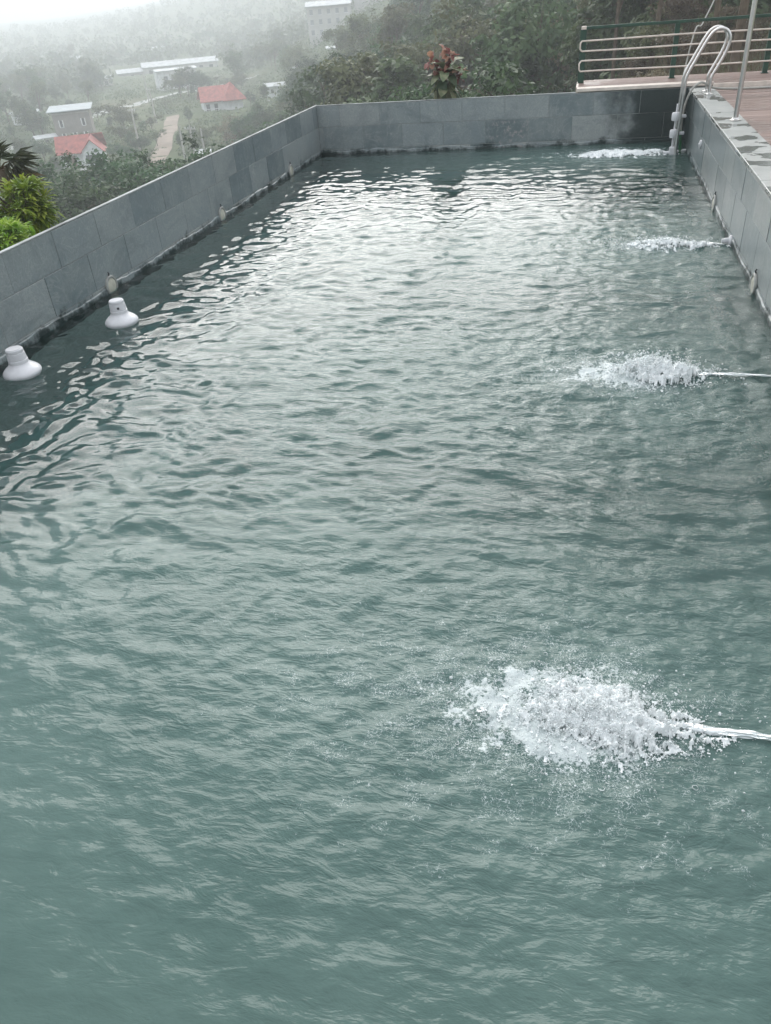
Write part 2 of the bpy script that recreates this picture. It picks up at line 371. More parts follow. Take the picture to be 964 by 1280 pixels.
rs = np.concatenate([[0.0], np.geomspace(3, 1900, 170)])
A, RR = np.meshgrid(np.radians(azs), rs); X, Y = RR*np.sin(A), RR*np.cos(A)
V = np.stack([X, Y, terrain(X, Y)], -1).reshape(-1, 3); na, nr = len(azs), len(rs)
I, J = np.meshgrid(np.arange(nr - 1), np.arange(na), indexing='ij'); J2 = (J + 1) % na
F = np.stack([I*na + J, I*na + J2, (I+1)*na + J2, (I+1)*na + J], -1).reshape(-1, 4)[:, ::-1]
tag(mesh_obj('ground', np_mesh('ground', V, F, M['soil'], True)), kind='structure')
def gz(x, y): return float(terrain(x, y))
def ground_at(px, py, rmax=1500):        # where the view through that spot of the photograph meets the ground
    for r in np.geomspace(16, rmax, 700):
        p = at(px, py, r)
        if p[2] < gz(p[0], p[1]): return p, r
    return p, r
ROADPTS = []
def road(name, pts, width, mat, up=0.12):
    P = [Vector(p) for p in smooth_path([(a, b, 0) for a, b in pts], 10)]; v = []; f = []; ROADPTS.extend([(p.x, p.y) for p in P])
    for i, p in enumerate(P):
        t = (P[min(i+1, len(P)-1)] - P[max(i-1, 0)]).normalized(); n = Vector((-t.y, t.x, 0))
        for s_ in (-1, -0.33, 0.33, 1):
            q = p + n*s_*width/2*(1 + 0.1*math.sin(i*0.6 + s_)); v.append((q.x, q.y, gz(q.x, q.y) + up))
    for i in range(len(P) - 1):
        for k in range(3): f.append((i*4 + k, i*4 + k + 1, i*4 + k + 5, i*4 + k + 4))
    o = MB().add(v, f).build(name, mat); tag(o, kind='structure'); return o
def pxr(px, py, r): p = at(px, py, r); return (p[0], p[1])
road('sandy_lane', [pxr(188, 215, 130), pxr(196, 200, 152), pxr(207, 170, 178), pxr(213, 152, 205), pxr(216, 146, 222)], 3.3, M['road'])
road('village_road', [pxr(-60, 185, 200), pxr(0, 178, 205), pxr(75, 169, 206), pxr(120, 145, 250), pxr(200, 126, 268), pxr(262, 118, 285), pxr(320, 100, 300)], 4.5, M['pave'], 0.1)

# ---------------------------------------------------------------- pool: floor, underwater shell, water
tag(MB().box(XL, XR, YN, YF, -1.75, -1.5).build('pool_floor', M['pool_floor']), kind='structure')
JETS = [(0.15, 1.90), (0.40, 4.80), (0.72, 7.70), (0.30, 12.35)]
JS = [1.0, 0.85, 0.55, 0.5]
NOZ = [(XR, 1.90), (XR, 4.83), (XR, 7.76), (1.10, 12.2)]
def fields(X, Y):
    chop = np.zeros_like(X); foam = np.zeros_like(X); milk = np.zeros_like(X)
    for (jx, jy), s_ in zip(JETS, JS):
        dx = X - jx; dy = Y - jy
        d = np.hypot(np.where(dx > 0, dx*1.1, dx*0.62), dy)
        chop = np.maximum(chop, s_*np.exp(-(d/1.15)**2)); 
        d2 = np.hypot(np.where(dx > 0, dx*1.25, dx*0.55), dy*1.15)
        foam = np.maximum(foam, np.clip(0.72*np.exp(-(d2/(0.17 + 0.08*s_))**2), 0, 1) + 0.46*np.exp(-(d2/0.85)**2)*s_)
        milk = np.maximum(milk, np.exp(-(d/1.9)**2))
    wob = fbm(X/1.3, Y/1.3, 61, 3)*0.5
    milk = np.clip(np.maximum(milk*0.75, 0.9*(1 - sstep(2.0, 4.6, Y + 0.9*wob + np.clip(-2.4 - X, 0, 2)*1.3))) + 0.1*wob, 0, 0.95)
    milk *= sstep(0.0, 1.7, X - XL + wob*0.5)*0.75 + 0.25
    return chop, foam, milk
def wave_height(X, Y):
    H = np.zeros_like(X); g = np.random.default_rng(5)
    chop, foam, milk = fields(X, Y)
    wx = fbm(X/0.9, Y/0.9, 71, 3)*0.22; wy = fbm(X/0.9 + 9, Y/0.9, 81, 3)*0.22
    calm = lerp(1.0, 0.72, sstep(8.5, 11.5, Y))*lerp(0.34, 1.0, sstep(1.3, 3.6, Y))
    # rings running out from each jet
    for (jx, jy), s_ in zip(JETS, JS):
        for k in range(9):
            lam = math.exp(g.uniform(math.log(0.1), math.log(0.36))); ox, oy = g.normal(0, 0.3, 2)
            r = np.hypot(X + wx - jx - ox, Y + wy - jy - oy)
            am = 0.0075*lam*s_/np.sqrt(0.6 + r)*(0.5 + 1.1*np.clip(pn(X/0.7 + k*3.1, Y/0.7 + k, 100 + k) + 0.35, 0, 1))
            H += am*np.cos(2*PI*r/lam + g.uniform(0, 6.28))
    # crossing wavelets of every direction
    for k in range(54):
        lam = math.exp(g.uniform(math.log(0.08), math.log(0.38))); th = g.normal(PI/2 - 0.08, 0.3) if k % 3 else (g.normal(PI*0.8, 0.4) if k % 2 else g.uniform(0, 2*PI))
        kx, ky = math.cos(th)*2*PI/lam, math.sin(th)*2*PI/lam
        am = 0.0052*lam*(0.5 + 0.8*np.clip(pn(X/1.1 + k*1.7, Y/1.1 - k, 200 + k) + 0.3, 0, 1))
        H += am*np.sin(kx*(X + wx*0.7) + ky*(Y + wy*0.7) + g.uniform(0, 6.28))
    H *= calm
    H = H + 9.0*H*H
    # short steep ripples over the open middle of the pool
    mid = (0.35 + 0.65*sstep(-3.4, -1.6, X))*sstep(-4.1, -3.3, X)*sstep(2.0, 3.2, Y)*(1 - 0.85*sstep(8.0, 10.5, Y))
    for k in range(44):
        lam = math.exp(g.uniform(math.log(0.048), math.log(0.115))); th = g.normal(PI/2 - 0.1, 0.36)
        kx, ky = math.cos(th)*2*PI/lam, math.sin(th)*2*PI/lam
        am = 0.0112*lam*mid*(0.12 + np.clip(pn(X/0.6 + k*2.3, Y/0.45 - k*1.1, 300 + k) + 0.15, 0, 1))
        H += am*np.sin(kx*(X + wx*0.5) + ky*(Y + wy*0.5) + g.uniform(0, 6.28))
    # long-crested trains running down the pool
    tr_ = sstep(-3.0, -1.2, X)*sstep(2.2, 3.0, Y)*(1 - 0.55*sstep(5.0, 7.5, Y))*(1 - sstep(9, 11, Y))
    for k in range(9):
        lam = g.uniform(0.15, 0.27); th = g.normal(PI/2, 0.13); kx, ky = math.cos(th)*2*PI/lam, math.sin(th)*2*PI/lam
        H += 0.0115*lam*tr_*(0.12 + np.clip(pn(X/1.2 + k*4.3, Y/0.7 - k*2.1, 400 + k) + 0.15, 0, 1))*np.sin(kx*(X + wx*0.4) + ky*(Y + wy*0.45) + g.uniform(0, 6.28))
    # churned water round the jets
    H += chop*0.013*fbm(X/0.11, Y/0.09, 91, 4, 0.55) + np.clip(foam - 0.45, 0, 1)*0.02*(0.6 + fbm(X/0.06, Y/0.06, 95, 3))
    H += 0.0011*fbm(X/0.05, Y/0.04, 97, 2)*sstep(-3.4, -1.6, X)*calm
    return H, chop, foam, milk
ys = [YN - 0.02]
while ys[-1] < YF + 0.02: ys.append(ys[-1] + 0.0075 + 0.0016*max(0, ys[-1] - 0.5))
ys = np.array(ys); xs = np.linspace(XL - 0.02, XR + 0.02, 520)
X, Y = np.meshgrid(xs, ys); H, chop, foam, milk = wave_height(X, Y)
ny, nx = X.shape; I, J = np.meshgrid(np.arange(ny - 1), np.arange(nx - 1), indexing='ij')
F = np.stack([I*nx + J, I*nx + J + 1, (I+1)*nx + J + 1, (I+1)*nx + J], -1).reshape(-1, 4)
me = np_mesh('water', np.stack([X, Y, H], -1).reshape(-1, 3), F, M['water'], True)
for n_, a_ in (('chop', chop*0.8 + 0.5*sstep(-3.4, -1.3, X)*lerp(1, 0.06, sstep(6.0, 9.5, Y))*lerp(0.12, 1, sstep(1.6, 3.4, Y))*(1 + 0.35*sstep(3, 4.5, Y))), ('foam', np.clip(foam, 0, 1)), ('milk', milk)):
    at_ = me.attributes.new(n_, 'FLOAT', 'POINT'); at_.data.foreach_set('value', a_.astype(np.float32).ravel())
tag(mesh_obj('water', me), kind='structure')

# ---------------------------------------------------------------- pool walls with slate tiles
_tile = {}
def tile_mesh(wd, h, t=0.0125, c=0.003):          # front face towards -Y, centred on x, sitting on z=0
    key = (round(wd, 3), round(h, 3))
    if key not in _tile:
        x, X_, z, Z_ = -wd/2, wd/2, 0, h
        v = [(x, 0, z), (X_, 0, z), (X_, 0, Z_), (x, 0, Z_), (x, -t + c*.6, z), (X_, -t + c*.6, z), (X_, -t + c*.6, Z_), (x, -t + c*.6, Z_),
             (x + c, -t, z + c), (X_ - c, -t, z + c), (X_ - c, -t, Z_ - c), (x + c, -t, Z_ - c)]
        f = [(0, 1, 5, 4), (1, 2, 6, 5), (2, 3, 7, 6), (3, 0, 4, 7), (4, 5, 9, 8), (5, 6, 10, 9), (6, 7, 11, 10), (7, 4, 8, 11), (8, 9, 10, 11)]
        me = bpy.data.meshes.new('tile'); me.from_pydata(v, [], f); me.materials.append(M['slate']); me.update(); _tile[key] = me
    return _tile[key]
G = 0.006
def tiles(root, face, a0, a1, rows, first):
    """rows: (z0, z1, offset); face: left / right / far / near"""
    for (z0, z1, off) in rows:
        a = a0 + off
        while a > a0: a -= 0.655
        while a < a1 - 0.01:
            b = min(a + 0.655, a1); s0 = max(a, a0)
            if b - s0 > 0.03:
                wd = b - s0 - G; m = (b + s0)/2; dj = rnd.uniform(-0.0022, 0.0022)
                if face == 'left': loc, rz = (XL - 0.012 + dj, m, z0), PI/2
                elif face == 'right': loc, rz = (XR + 0.012 + dj, m, z0), -PI/2
                elif face == 'far': loc, rz = (m, YF + 0.012 + dj, z0), 0
                else: loc, rz = (m, YN - 0.012 + dj, z0), PI
                mesh_obj('tile', tile_mesh(wd, z1 - z0 - G), root, loc, (rnd.uniform(-.004, .004), 0, rz + rnd.uniform(-.003, .003)))
            a = b
def rows(o1, o2, top=WT - 0.004): return [(0.405, top, o1), (0.075, 0.405, o2), (-0.25, 0.075, (o1 + 0.3) % 0.655)]
def strip(root, face, a0, a1):                    # rough mortar fillet just over the water
    n = int((a1 - a0)/0.09); v = []; f = []
    for i in range(n + 1):
        a = lerp(a0, a1, i/n); o = 0.006 + 0.005*rnd.random(); h = 0.035 + 0.02*math.sin(a*5.1)*rnd.random() + 0.012*rnd.random()
        for d, z in ((-0.004, h + 0.012), (o, h), (o + 0.004, -0.02), (-0.004, -0.03)):
            v.append({'left': (XL + d, a, z), 'right': (XR - d, a, z), 'far': (a, YF - d, z)}[face])
    for i in range(n):
        for k in range(3): f.append((i*4 + k, i*4 + k + 1, i*4 + k + 5, i*4 + k + 4))
    MB().add(v, f).build('mortar_fillet', M['slate'], root)
# left wall: the low outer edge above the valley
wl = empty('pool_wall', (0, 0, 0)); tag(wl, 'long grey slate-tiled pool wall standing above the valley', 'wall')
MB().box(XL - 0.032, XL - 0.005, YN - 0.3, YF + 0.07, -1.75, WT - 0.012).build('wall_core', M['mortar'], wl)
tiles(wl, 'left', YN, YF, [(0.405, WT - 0.012, 5.09 - YN), (0.075, 0.405, 4.83 - YN), (-0.25, 0.075, 5.4 - YN)], 0)
MB().cbox(XL - 0.034, XL + 0.003, YN - 0.3, YF + 0.07, WT - 0.0115, WT, 0.003).build('top_edge', M['trim'], wl); strip(wl, 'left', YN, YF)
MB().box(XL - 0.031, XL - 0.006, YN - 0.3, YF + 0.07, -6.2, -1.7).build('footing', M['mortar'], wl)
# far wall
wf = empty('pool_wall', (0, 0, 0)); tag(wf, 'grey slate-tiled end wall with coppery plant behind it', 'wall')
MB().box(XL - 0.012, XR + 0.3, YF + 0.005, YF + 0.032, -1.75, WT - 0.012).build('wall_core', M['mortar'], wf)
tiles(wf, 'far', XL, XR, [(0.405, WT - 0.012, -0.62 - XL), (0.075, 0.405, -0.92 - XL), (-0.25, 0.075, -0.5 - XL)], 0)
MB().cbox(XL + 0.004, -0.24, YF - 0.003, YF + 0.034, WT - 0.0115, WT, 0.003).build('top_edge', M['trim'], wf); strip(wf, 'far', XL, XR)
# right wall with coping slabs
wr = empty('pool_wall', (0, 0, 0)); tag(wr, 'grey slate-tiled pool wall with wet coping slabs and steel post', 'wall')
MB().box(XR + 0.005, XR + 0.3, YN - 0.3, YF + 0.01, -1.75, WT - 0.04).build('wall_core', M['mortar'], wr)
tiles(wr, 'right', YN, YF, rows(0.2, 0.5, WT - 0.042), 0); strip(wr, 'right', YN, YF)
cm = MB().cbox(-0.155, 0.155, 0, 0.594, -0.036, 0, 0.004).mesh('coping_slab', M['coping'])
for i in range(23):
    y0 = YF - 0.24 - (i + 1)*0.6
    if y0 > -0.9: mesh_obj('coping_slab', cm, wr, (XR + 0.145, y0, WT + rnd.uniform(-.0015, .0015)), (0, rnd.uniform(-.004, .004), 0))
# near wall, under the photographer
wn = empty('pool_wall', (0, 0, 0)); tag(wn, 'near slate-tiled pool wall with coping where the photographer stands', 'wall')
MB().box(XL, XR, YN - 0.3, YN - 0.014, -1.75, WT - 0.04).build('wall_core', M['mortar'], wn)
tiles(wn, 'near', XL, XR, rows(0.3, 0.6, WT - 0.042), 0)
for i in range(9):
    a = XL + 0.02 + i*0.6; b = min(a + 0.594, XR - 0.02)
    MB().cbox(a, b, YN - 0.3, YN + 0.01, WT - 0.036, WT, 0.004).build('coping_slab', M['coping'], wn)

# ---------------------------------------------------------------- decks
dk = empty('deck', (0, 0, 0)); tag(dk, kind='structure')
MB().box(XR + 0.305, 7.0, -2.5, 12.9, 0.45, 0.655).build('deck_frame', M['bark'], dk)
pm = MB().cbox(0, 5.3, 0, 0.136, -0.025, 0, 0.003).mesh('plank', M['plank'])
for i in range(106):
    y = -2.5 + i*0.145
    if y + 0.14 < 12.90: mesh_obj('plank', pm, dk, (XR + 0.302, y, 0.705 + rnd.uniform(-.0012, .0012)), (0, 0, 0))
db = empty('deck', (0, 0, 0)); tag(db, kind='structure'); db.name = 'raised_deck'
MB().box(-0.2, 7.0, YF + 0.21, 14.1, 0.4, 0.735).build('deck_frame', M['conc'], db)
MB().box(1.66, 7.0, 12.93, YF + 0.2, 0.4, 0.735).build('deck_frame', M['conc'], db)
pm2 = MB().cbox(0, 7.2, 0, 0.136, -0.025, 0, 0.003).mesh('plank', M['plank'])
pm3 = MB().cbox(0, 5.4, 0, 0.136, -0.025, 0, 0.003).mesh('plank', M['plank'])
for i in range(9):
    y = 12.93 + i*0.145
    if y < 13.2: mesh_obj('plank', pm3, db, (1.66, y, 0.763), (0, 0, 0))
    else: mesh_obj('plank', pm2, db, (-0.21, y, 0.763 + rnd.uniform(-.001, .001)))
MB().cbox(-0.225, 1.66, YF - 0.012, YF + 0.205, 0.7205, 0.764, 0.004).build('edge_board', M['cream'], db)
MB().cbox(-0.245, -0.212, YF + 0.208, 14.12, 0.6, 0.764, 0.004).build('edge_board', M['cream'], db)
MB().cbox(1.63, 7.0, 12.90, 12.928, 0.70, 0.768, 0.003).build('edge_board', M['cream'], db)

# ---------------------------------------------------------------- railing
rl = empty('railing', (0, 13.9, 0.765)); tag(rl, 'dark green deck railing with four cream tubes', 'railing')
RY = 13.9
def L_(p): return (p[0], p[1] - 13.9, p[2] - 0.765)
for i, x in enumerate((-0.19, 1.145, 2.44, 3.75, 5.05, 6.4)):
    MB().cbox(x - (0.045 if i == 0 else 0.034), x + (0.045 if i == 0 else 0.034), -0.03, 0.03, -0.20 if i == 0 else 0.0, 0.70, 0.003).build('post', M['green'], rl)
    if i: MB().cbox(x - 0.05, x + 0.05, -0.05, 0.05, -0.0, 0.008, 0.002).build('foot_plate', M['green'], rl)
MB().cbox(-0.15, 7.0, -0.025, 0.025, 0.70, 0.74, 0.004).build('top_rail', M['green'], rl)
MB().cbox(-0.225, -0.152, -0.035, 0.035, 0.702, 0.745, 0.004).build('post_cap', M['cream'], rl)
for z in (0.56, 0.425, 0.295, 0.155):
    MB().tube([(x, -0.05, z + 0.004*math.sin(x*2.3 + z*9)) for x in np.linspace(-0.2, 7.0, 24)], 0.0115).build('rail', M['cream'], rl)
for z in (0.56, 0.295):
    dz = 0.135 if z > .5 else 0.14
    MB().tube([(-0.2 - 0.026*min(1, 5*t, 5*(1 - t)), -0.05 - 0.02*math.sin(PI*t), z - dz*t) for t in np.linspace(0, 1, 9)], 0.0115).build('rail_bend', M['cream'], rl)

# ---------------------------------------------------------------- ladder, post, hose
ld = empty('pool_ladder', (1.3, 12.3, 0)); tag(ld, 'stainless steel pool ladder with two looped handrails', 'ladder')
prof = [(1.50, 0.72), (1.50, 0.86), (1.505, 0.93), (1.56, 1.04), (1.62, 1.17), (1.655, 1.28), (1.655, 1.37), (1.61, 1.44), (1.53, 1.465), (1.45, 1.43),
        (1.38, 1.33), (1.28, 1.13), (1.215, 1.00), (1.19, 0.92), (1.183, 0.80), (1.175, 0.4), (1.17, 0.0), (1.17, -0.9)]
for y in (12.17, 12.50):
    MB().tube([Vector(p) - Vector((1.3, 12.3, 0)) for p in smooth_path([(a, y, b) for a, b in prof], 6)], 0.0195, 14).build('handrail', M['steel'], ld)
    MB().lathe([(0.055, 0.0), (0.055, 0.012), (0.03, 0.02), (0.028, 0.03), (0.0, 0.03)], 24, c=(0.20, y - 12.3, WT + 0.001)).build('flange', M['steel'], ld)
for z in (-0.2, -0.5, -0.8): MB().cbox(-0.17, -0.09, -0.14, 0.215, z, z + 0.03, 0.008).build('tread', M['steel'], ld)
sp = empty('steel_post', (1.535, 9.93, WT)); tag(sp, 'tall brushed steel post bolted to the wet coping', 'post')
MB().tube([(0, 0, 0.01), (0, 0, 1.2), (0, 0, 2.4)], 0.0255, 18).build('pole', M['steel'], sp)
MB().lathe([(0.062, 0.001), (0.062, 0.01), (0.04, 0.016), (0.032, 0.03), (0, 0.03)], 28).build('base_flange', M['steel'], sp)
# water pipe clipped to the ladder, hose leading to the deck
pp = empty('water_pipe', (1.17, 12.17, 0)); tag(pp, 'white plastic pipe outlet with couplings clipped to the ladder', 'pipe')
MB().tube([(-0.045, 0.06, 0.0), (-0.04, 0.06, 0.62)], 0.013).build('riser', M['white'], pp)
for z in (0.26, 0.47): MB().lathe([(0.0, -0.05), (0.044, -0.05), (0.052, -0.035), (0.052, 0.035), (0.044, 0.05), (0, 0.05)], 20, c=(-0.05, 0.03, z)).build('coupling', M['white'], pp)
for z in (0.26, 0.47): MB().cbox(-0.02, 0.09, 0.03, 0.06, z - 0.02, z + 0.02, 0.008).build('clip', M['white'], pp)
MB().cbox(-0.08, 0.0, 0.01, 0.10, -0.04, 0.09, 0.012).build('outlet_box', M['white'], pp)
MB().tube([(-0.08, 0.05, 0.02), (-0.16, 0.05, 0.015)], 0.02).build('outlet', M['white'], pp)
MB().tube([(0.0, 0.10, 0.02), (0.15, 0.12, 0.03)], 0.016).build('cross_pipe', M['white'], pp)
hz = tag(MB().tube(smooth_path([(1.215, 12.25, 0.28), (1.215, 12.25, 0.45), (1.23, 12.25, 0.62), (1.29, 12.26, 0.78), (1.39, 12.32, 0.85), (1.48, 12.42, 0.82), (1.60, 12.55, 0.755), (1.85, 12.62, 0.725), (2.4, 12.6, 0.722), (3.2, 12.66, 0.722), (4.5, 12.6, 0.722), (6, 12.5, 0.722)], 7), 0.0145, 10).build('hose', M['hose']), 'pale grey hose arching over the coping onto the deck', 'hose')
MB().tube(smooth_path([(1.215, 12.25, 0.29), (1.22, 12.26, 0.2), (1.235, 12.27, 0.1), (1.24, 12.3, -0.1)], 5), 0.02, 10).build('green_end', M['ghose'], hz)

# ---------------------------------------------------------------- pool lights, inlets, floats
def pool_light(x, y, z, side, label, grp):
    o = empty('pool_light', (x, y, z)); tag(o, label, 'pool light', grp); s_ = side
    MB().lathe([(0.0, 0), (0.094, 0), (0.094, 0.014), (0.088, 0.02), (0.074, 0.02), (0.07, 0.013), (0.0, 0.013)], 28, 'X').build('ring', M['ring'], o, rot=(0, 0, 0 if s_ > 0 else PI))
    MB().lathe([(0.0, 0.0135), (0.067, 0.0135), (0.05, 0.019), (0.0, 0.021)], 24, 'X').build('lens', M['lens'], o, rot=(0, 0, 0 if s_ > 0 else PI))
    MB().tube([(0.0, 0.0, 0.08), (s_*0.012, 0.0, 0.11), (s_*0.004, 0, 0.125)], 0.006, 8).build('cable', M['dark'], o)
for y, lab in ((6.37, 'round pool light behind the float with the emblem'), (9.01, 'middle round pool light of the valley-side wall'), (11.6, 'round pool light of the valley-side wall next to the end wall')): pool_light(XL + 0.003, y, 0.048, 1, lab, 'lights on the valley-side wall')
for y, lab in ((6.44, 'pool light under the coping between the low and the tall splash'), (9.08, 'pool light under the coping between low splash and ladder')): pool_light(XR - 0.003, y, 0.048, -1, lab, 'lights on the coping-side wall')
for i, (y, z, lab) in enumerate(((7.76, 0.03, 'white jet nozzle at the waterline shooting the low long splash'), (4.83, 0.03, 'white jet nozzle shooting the middle splash'), (1.90, 0.03, 'white jet nozzle shooting the largest splash'))):
    o = empty('jet_nozzle', (XR - 0.002, y, z)); tag(o, lab, 'nozzle')
    MB().lathe([(0.0, 0), (0.05, 0), (0.05, 0.012), (0.04, 0.02), (0.026, 0.024), (0.024, 0.06), (0, 0.06)], 24, 'X').build('flange', M['white'], o, rot=(0, 0, PI))
    MB().lathe([(0.0, 0.06), (0.019, 0.06), (0.016, 0.085), (0, 0.085)], 16, 'X').build('spout', M['white'], o, rot=(0, 0, PI))
o = empty('wall_cap', (XR - 0.001, 10.9, 0.33)); tag(o, 'small white round cap fixed high on the coping-side wall', 'wall cap')
MB().lathe([(0, 0), (0.05, 0), (0.05, 0.014), (0.04, 0.022), (0, 0.024)], 24, 'X').build('plate', M['white'], o, rot=(0, 0, PI))
MB().lathe([(0, 0.024), (0.018, 0.024), (0.014, 0.032), (0, 0.034)], 16, 'X').build('boss', M['white'], o, rot=(0, 0, PI))
def pool_float(x, y, rz, label, emblem):
    o = empty('pool_float', (x, y, 0), rz); tag(o, label, 'float')
    o.rotation_euler = (R(rnd.uniform(-1.5, 1.5)), R(rnd.uniform(-1.5, 1.5)), rz)
    pr = [(0.0, -0.04), (0.09, -0.035), (0.122, -0.008), (0.133, 0.006), (0.137, 0.018), (0.1365, 0.027), (0.132, 0.037), (0.122, 0.05), (0.107, 0.063), (0.091, 0.074), (0.078, 0.084), (0.072, 0.093), (0.0, 0.095)]
    MB().lathe(pr, 48).build('skirt', M['white'], o)
    n = MB().lathe([(0, 0.09), (0.070, 0.09), (0.0695, 0.118), (0.0655, 0.121), (0.0655, 0.1245), (0.0675, 0.127), (0.0635, 0.172), (0.061, 0.174), (0.0625, 0.177), (0.0605, 0.196), (0.056, 0.2), (0, 0.2)], 48).build('neck', M['white'], o)
    MB().lathe([(0.0545, 0.2005), (0.0545, 0.2035), (0.0, 0.2045)], 40).build('lid', M['white'], o)
    if emblem: MB().cbox(-0.009, 0.009, -0.068, -0.0635, 0.138, 0.156, 0.001).build('emblem', M['dark'], n)
pool_float(-3.94, 4.50, R(40), 'plain white bell-shaped float away from the round pool lights', False)
pool_float(-3.70, 5.54, R(33), 'white bell-shaped float with small dark emblem, before a round pool light', True)

# ---------------------------------------------------------------- jets and splashes
def ico():
    bm = bmesh.new(); bmesh.ops.create_icosphere(bm, subdivisions=1, radius=1); v = np.array([p.co for p in bm.verts]); f = np.array([[p.index for p in q.verts] for q in bm.faces]); bm.free(); return v, f
IV, IF = ico()
def drops(P, rad, name, parent, squash=None):
    n = len(P); S = rng.uniform(0.75, 1.3, (n, 1, 3))
    V = (IV[None]*rad[:, None, None]*S + P[:, None, :]).reshape(-1, 3)
    F = (IF[None] + (np.arange(n)*len(IV))[:, None, None]).reshape(-1, 3)
    o = mesh_obj(name, np_mesh(name, V, F, M['drop'], True), parent); o['kind'] = 'stuff'; return o
def blobs(P, rad, name, parent, mat):
    n = len(P); V = (IV[None]*rad[:, None, None]*rng.uniform(0.7, 1.35, (n, 1, 3)) + P[:, None, :]).reshape(-1, 3)
    F = (IF[None] + (np.arange(n)*len(IV))[:, None, None]).reshape(-1, 3)
    o = mesh_obj(name, np_mesh(name, V, F, M[mat], True), parent); o['kind'] = 'stuff'; return o
def splash(i, cx, cy, lx, ly, hgt, n, label, seed, stream=True):
    """white water thrown up where a jet breaks the surface; lx, ly half sizes"""
    root = empty('splash', (cx, cy, 0)); tag(root, label, 'splash')
    step = 0.0035 if i == 0 else 0.008
    s0 = lx*0.22
    def shape(X, Y):
        wx = X + 0.35*lx*fbm(X/lx*1.2, Y/ly*1.2, seed, 3); wy = Y + 0.35*ly*fbm(X/lx*1.2 + 7, Y/ly*1.2, seed + 9, 3)
        d = np.hypot(np.where(wx > 0, wx/(1.15*lx), wx/lx), wy/ly/np.where(wx > 0, np.clip(1 - 0.45*wx/lx, .35, 1), 1))
        rough = 1 - np.abs(fbm(X/s0, Y/s0, seed + 20, 4, 0.5))*1.25
        dens = 1.2 - d + 0.75*fbm(X/(s0*0.6), Y/(s0*0.6), seed + 40, 5, 0.68)
        edge = sstep(0.25, 0.75, dens)
        Z = hgt*np.clip(1 - d*d, 0, 1)**0.9*np.clip(lerp(0.55, 0.2, sstep(0.2, 0.9, d)) + lerp(0.45, 0.8, sstep(0.2, 0.9, d))*rough, 0, 1.3) + 0.01*np.clip(rough, 0, 1)*np.exp(-d*d)
        return d, dens, Z*edge + 0.002
    xs = np.arange(-2.0*lx, 1.7*lx, step); ys = np.arange(-1.8*ly, 1.8*ly, step); X, Y = np.meshgrid(xs, ys)
    d, dens, Z = shape(X, Y); base, _, _, _ = wave_height(X + cx, Y + cy); Z = Z + base*0.9
    keep = dens > 0.3
    ny, nx = X.shape; I, J = np.meshgrid(np.arange(ny - 1), np.arange(nx - 1), indexing='ij')
    k = keep[:-1, :-1] & keep[1:, :-1] & keep[:-1, 1:] & keep[1:, 1:]
    F = np.stack([I*nx + J, I*nx + J + 1, (I+1)*nx + J + 1, (I+1)*nx + J], -1)[k]
    used = np.unique(F); mp = np.full(nx*ny, -1); mp[used] = np.arange(len(used))
    V = np.stack([X + rng.normal(0, step*.15, X.shape), Y + rng.normal(0, step*.15, X.shape), Z + rng.normal(0, step*.12, X.shape)], -1).reshape(-1, 3)[used]
    mesh_obj('foam', np_mesh('foam', V, mp[F], M['foam'], True), root)
    # froth: small bubbles heaped on the white water and strewn thinner round it
    m = n*3; P = np.column_stack([rng.normal(-0.18*lx, 0.85*lx, m), rng.normal(0, 0.72*ly, m)]); d, dens, Z = shape(P[:, 0], P[:, 1])
    cl = fbm(P[:, 0]/(0.09*lx), P[:, 1]/(0.09*lx), seed + 60, 3)
    ok = (dens + 0.9*cl > 0.12) & (d < 2.4); P, Z, d = P[ok], Z[ok], d[ok]; hb, _, _, _ = wave_height(P[:, 0] + cx, P[:, 1] + cy)
    sc = 1.0 if i == 0 else 1.7
    rad = np.exp(rng.normal(math.log(0.0016*sc), 0.5, len(P))).clip(0.0007, 0.006)*np.clip(1.25 - 0.4*d, 0.45, 1.2)
    blobs(np.column_stack([P, hb*0.9 + Z + rad*0.3 + np.abs(rng.normal(0, hgt*0.06, len(P)))*(d < 1)]), rad, 'froth', root, 'foam')
    # droplets thrown up, and strings of drops along arcs
    th = rng.uniform(0, 2*PI, n); q = np.abs(rng.normal(0, 0.75, n))
    P = np.stack([np.cos(th)*q*lx*1.1 - 0.12*lx, np.sin(th)*q*ly, np.zeros(n)], -1)
    P[:, 2] = 0.006 + hgt*np.exp(-q*q*0.8)*rng.uniform(0.3, 1.45, n) + np.abs(rng.normal(0, 0.012, n))
    rad = np.exp(rng.normal(math.log(0.002*sc), 0.5, n)).clip(0.0008, 0.008)
    allP = [P]; allR = [rad]
    for a in range(int(n/40)):
        t0 = rng.uniform(0, 2*PI); q0 = rng.uniform(0.6, 1.2); k = rng.integers(8, 26)
        c = np.array([math.cos(t0)*q0*lx - 0.1*lx, math.sin(t0)*q0*ly, 0.0]); dr = np.array([math.cos(t0) + rng.normal(0, .5), math.sin(t0) + rng.normal(0, .5)])*rng.uniform(0.02, 0.09)
        tt = np.linspace(0, 1, k)[:, None]; hh = rng.uniform(0.012, 0.05)
        A = c + np.hstack([tt*dr[0], tt*dr[1], 4*hh*tt*(1 - tt)]) + rng.normal(0, 0.0025, (k, 3)); A[:, 2] = np.abs(A[:, 2]) + 0.004
        allP.append(A); allR.append(np.exp(rng.normal(math.log(0.0019*sc), 0.35, k)))
    drops(np.vstack(allP), np.concatenate(allR), 'droplets', root)
    # thin rims of burst bubbles on the surface
    v0 = MB()
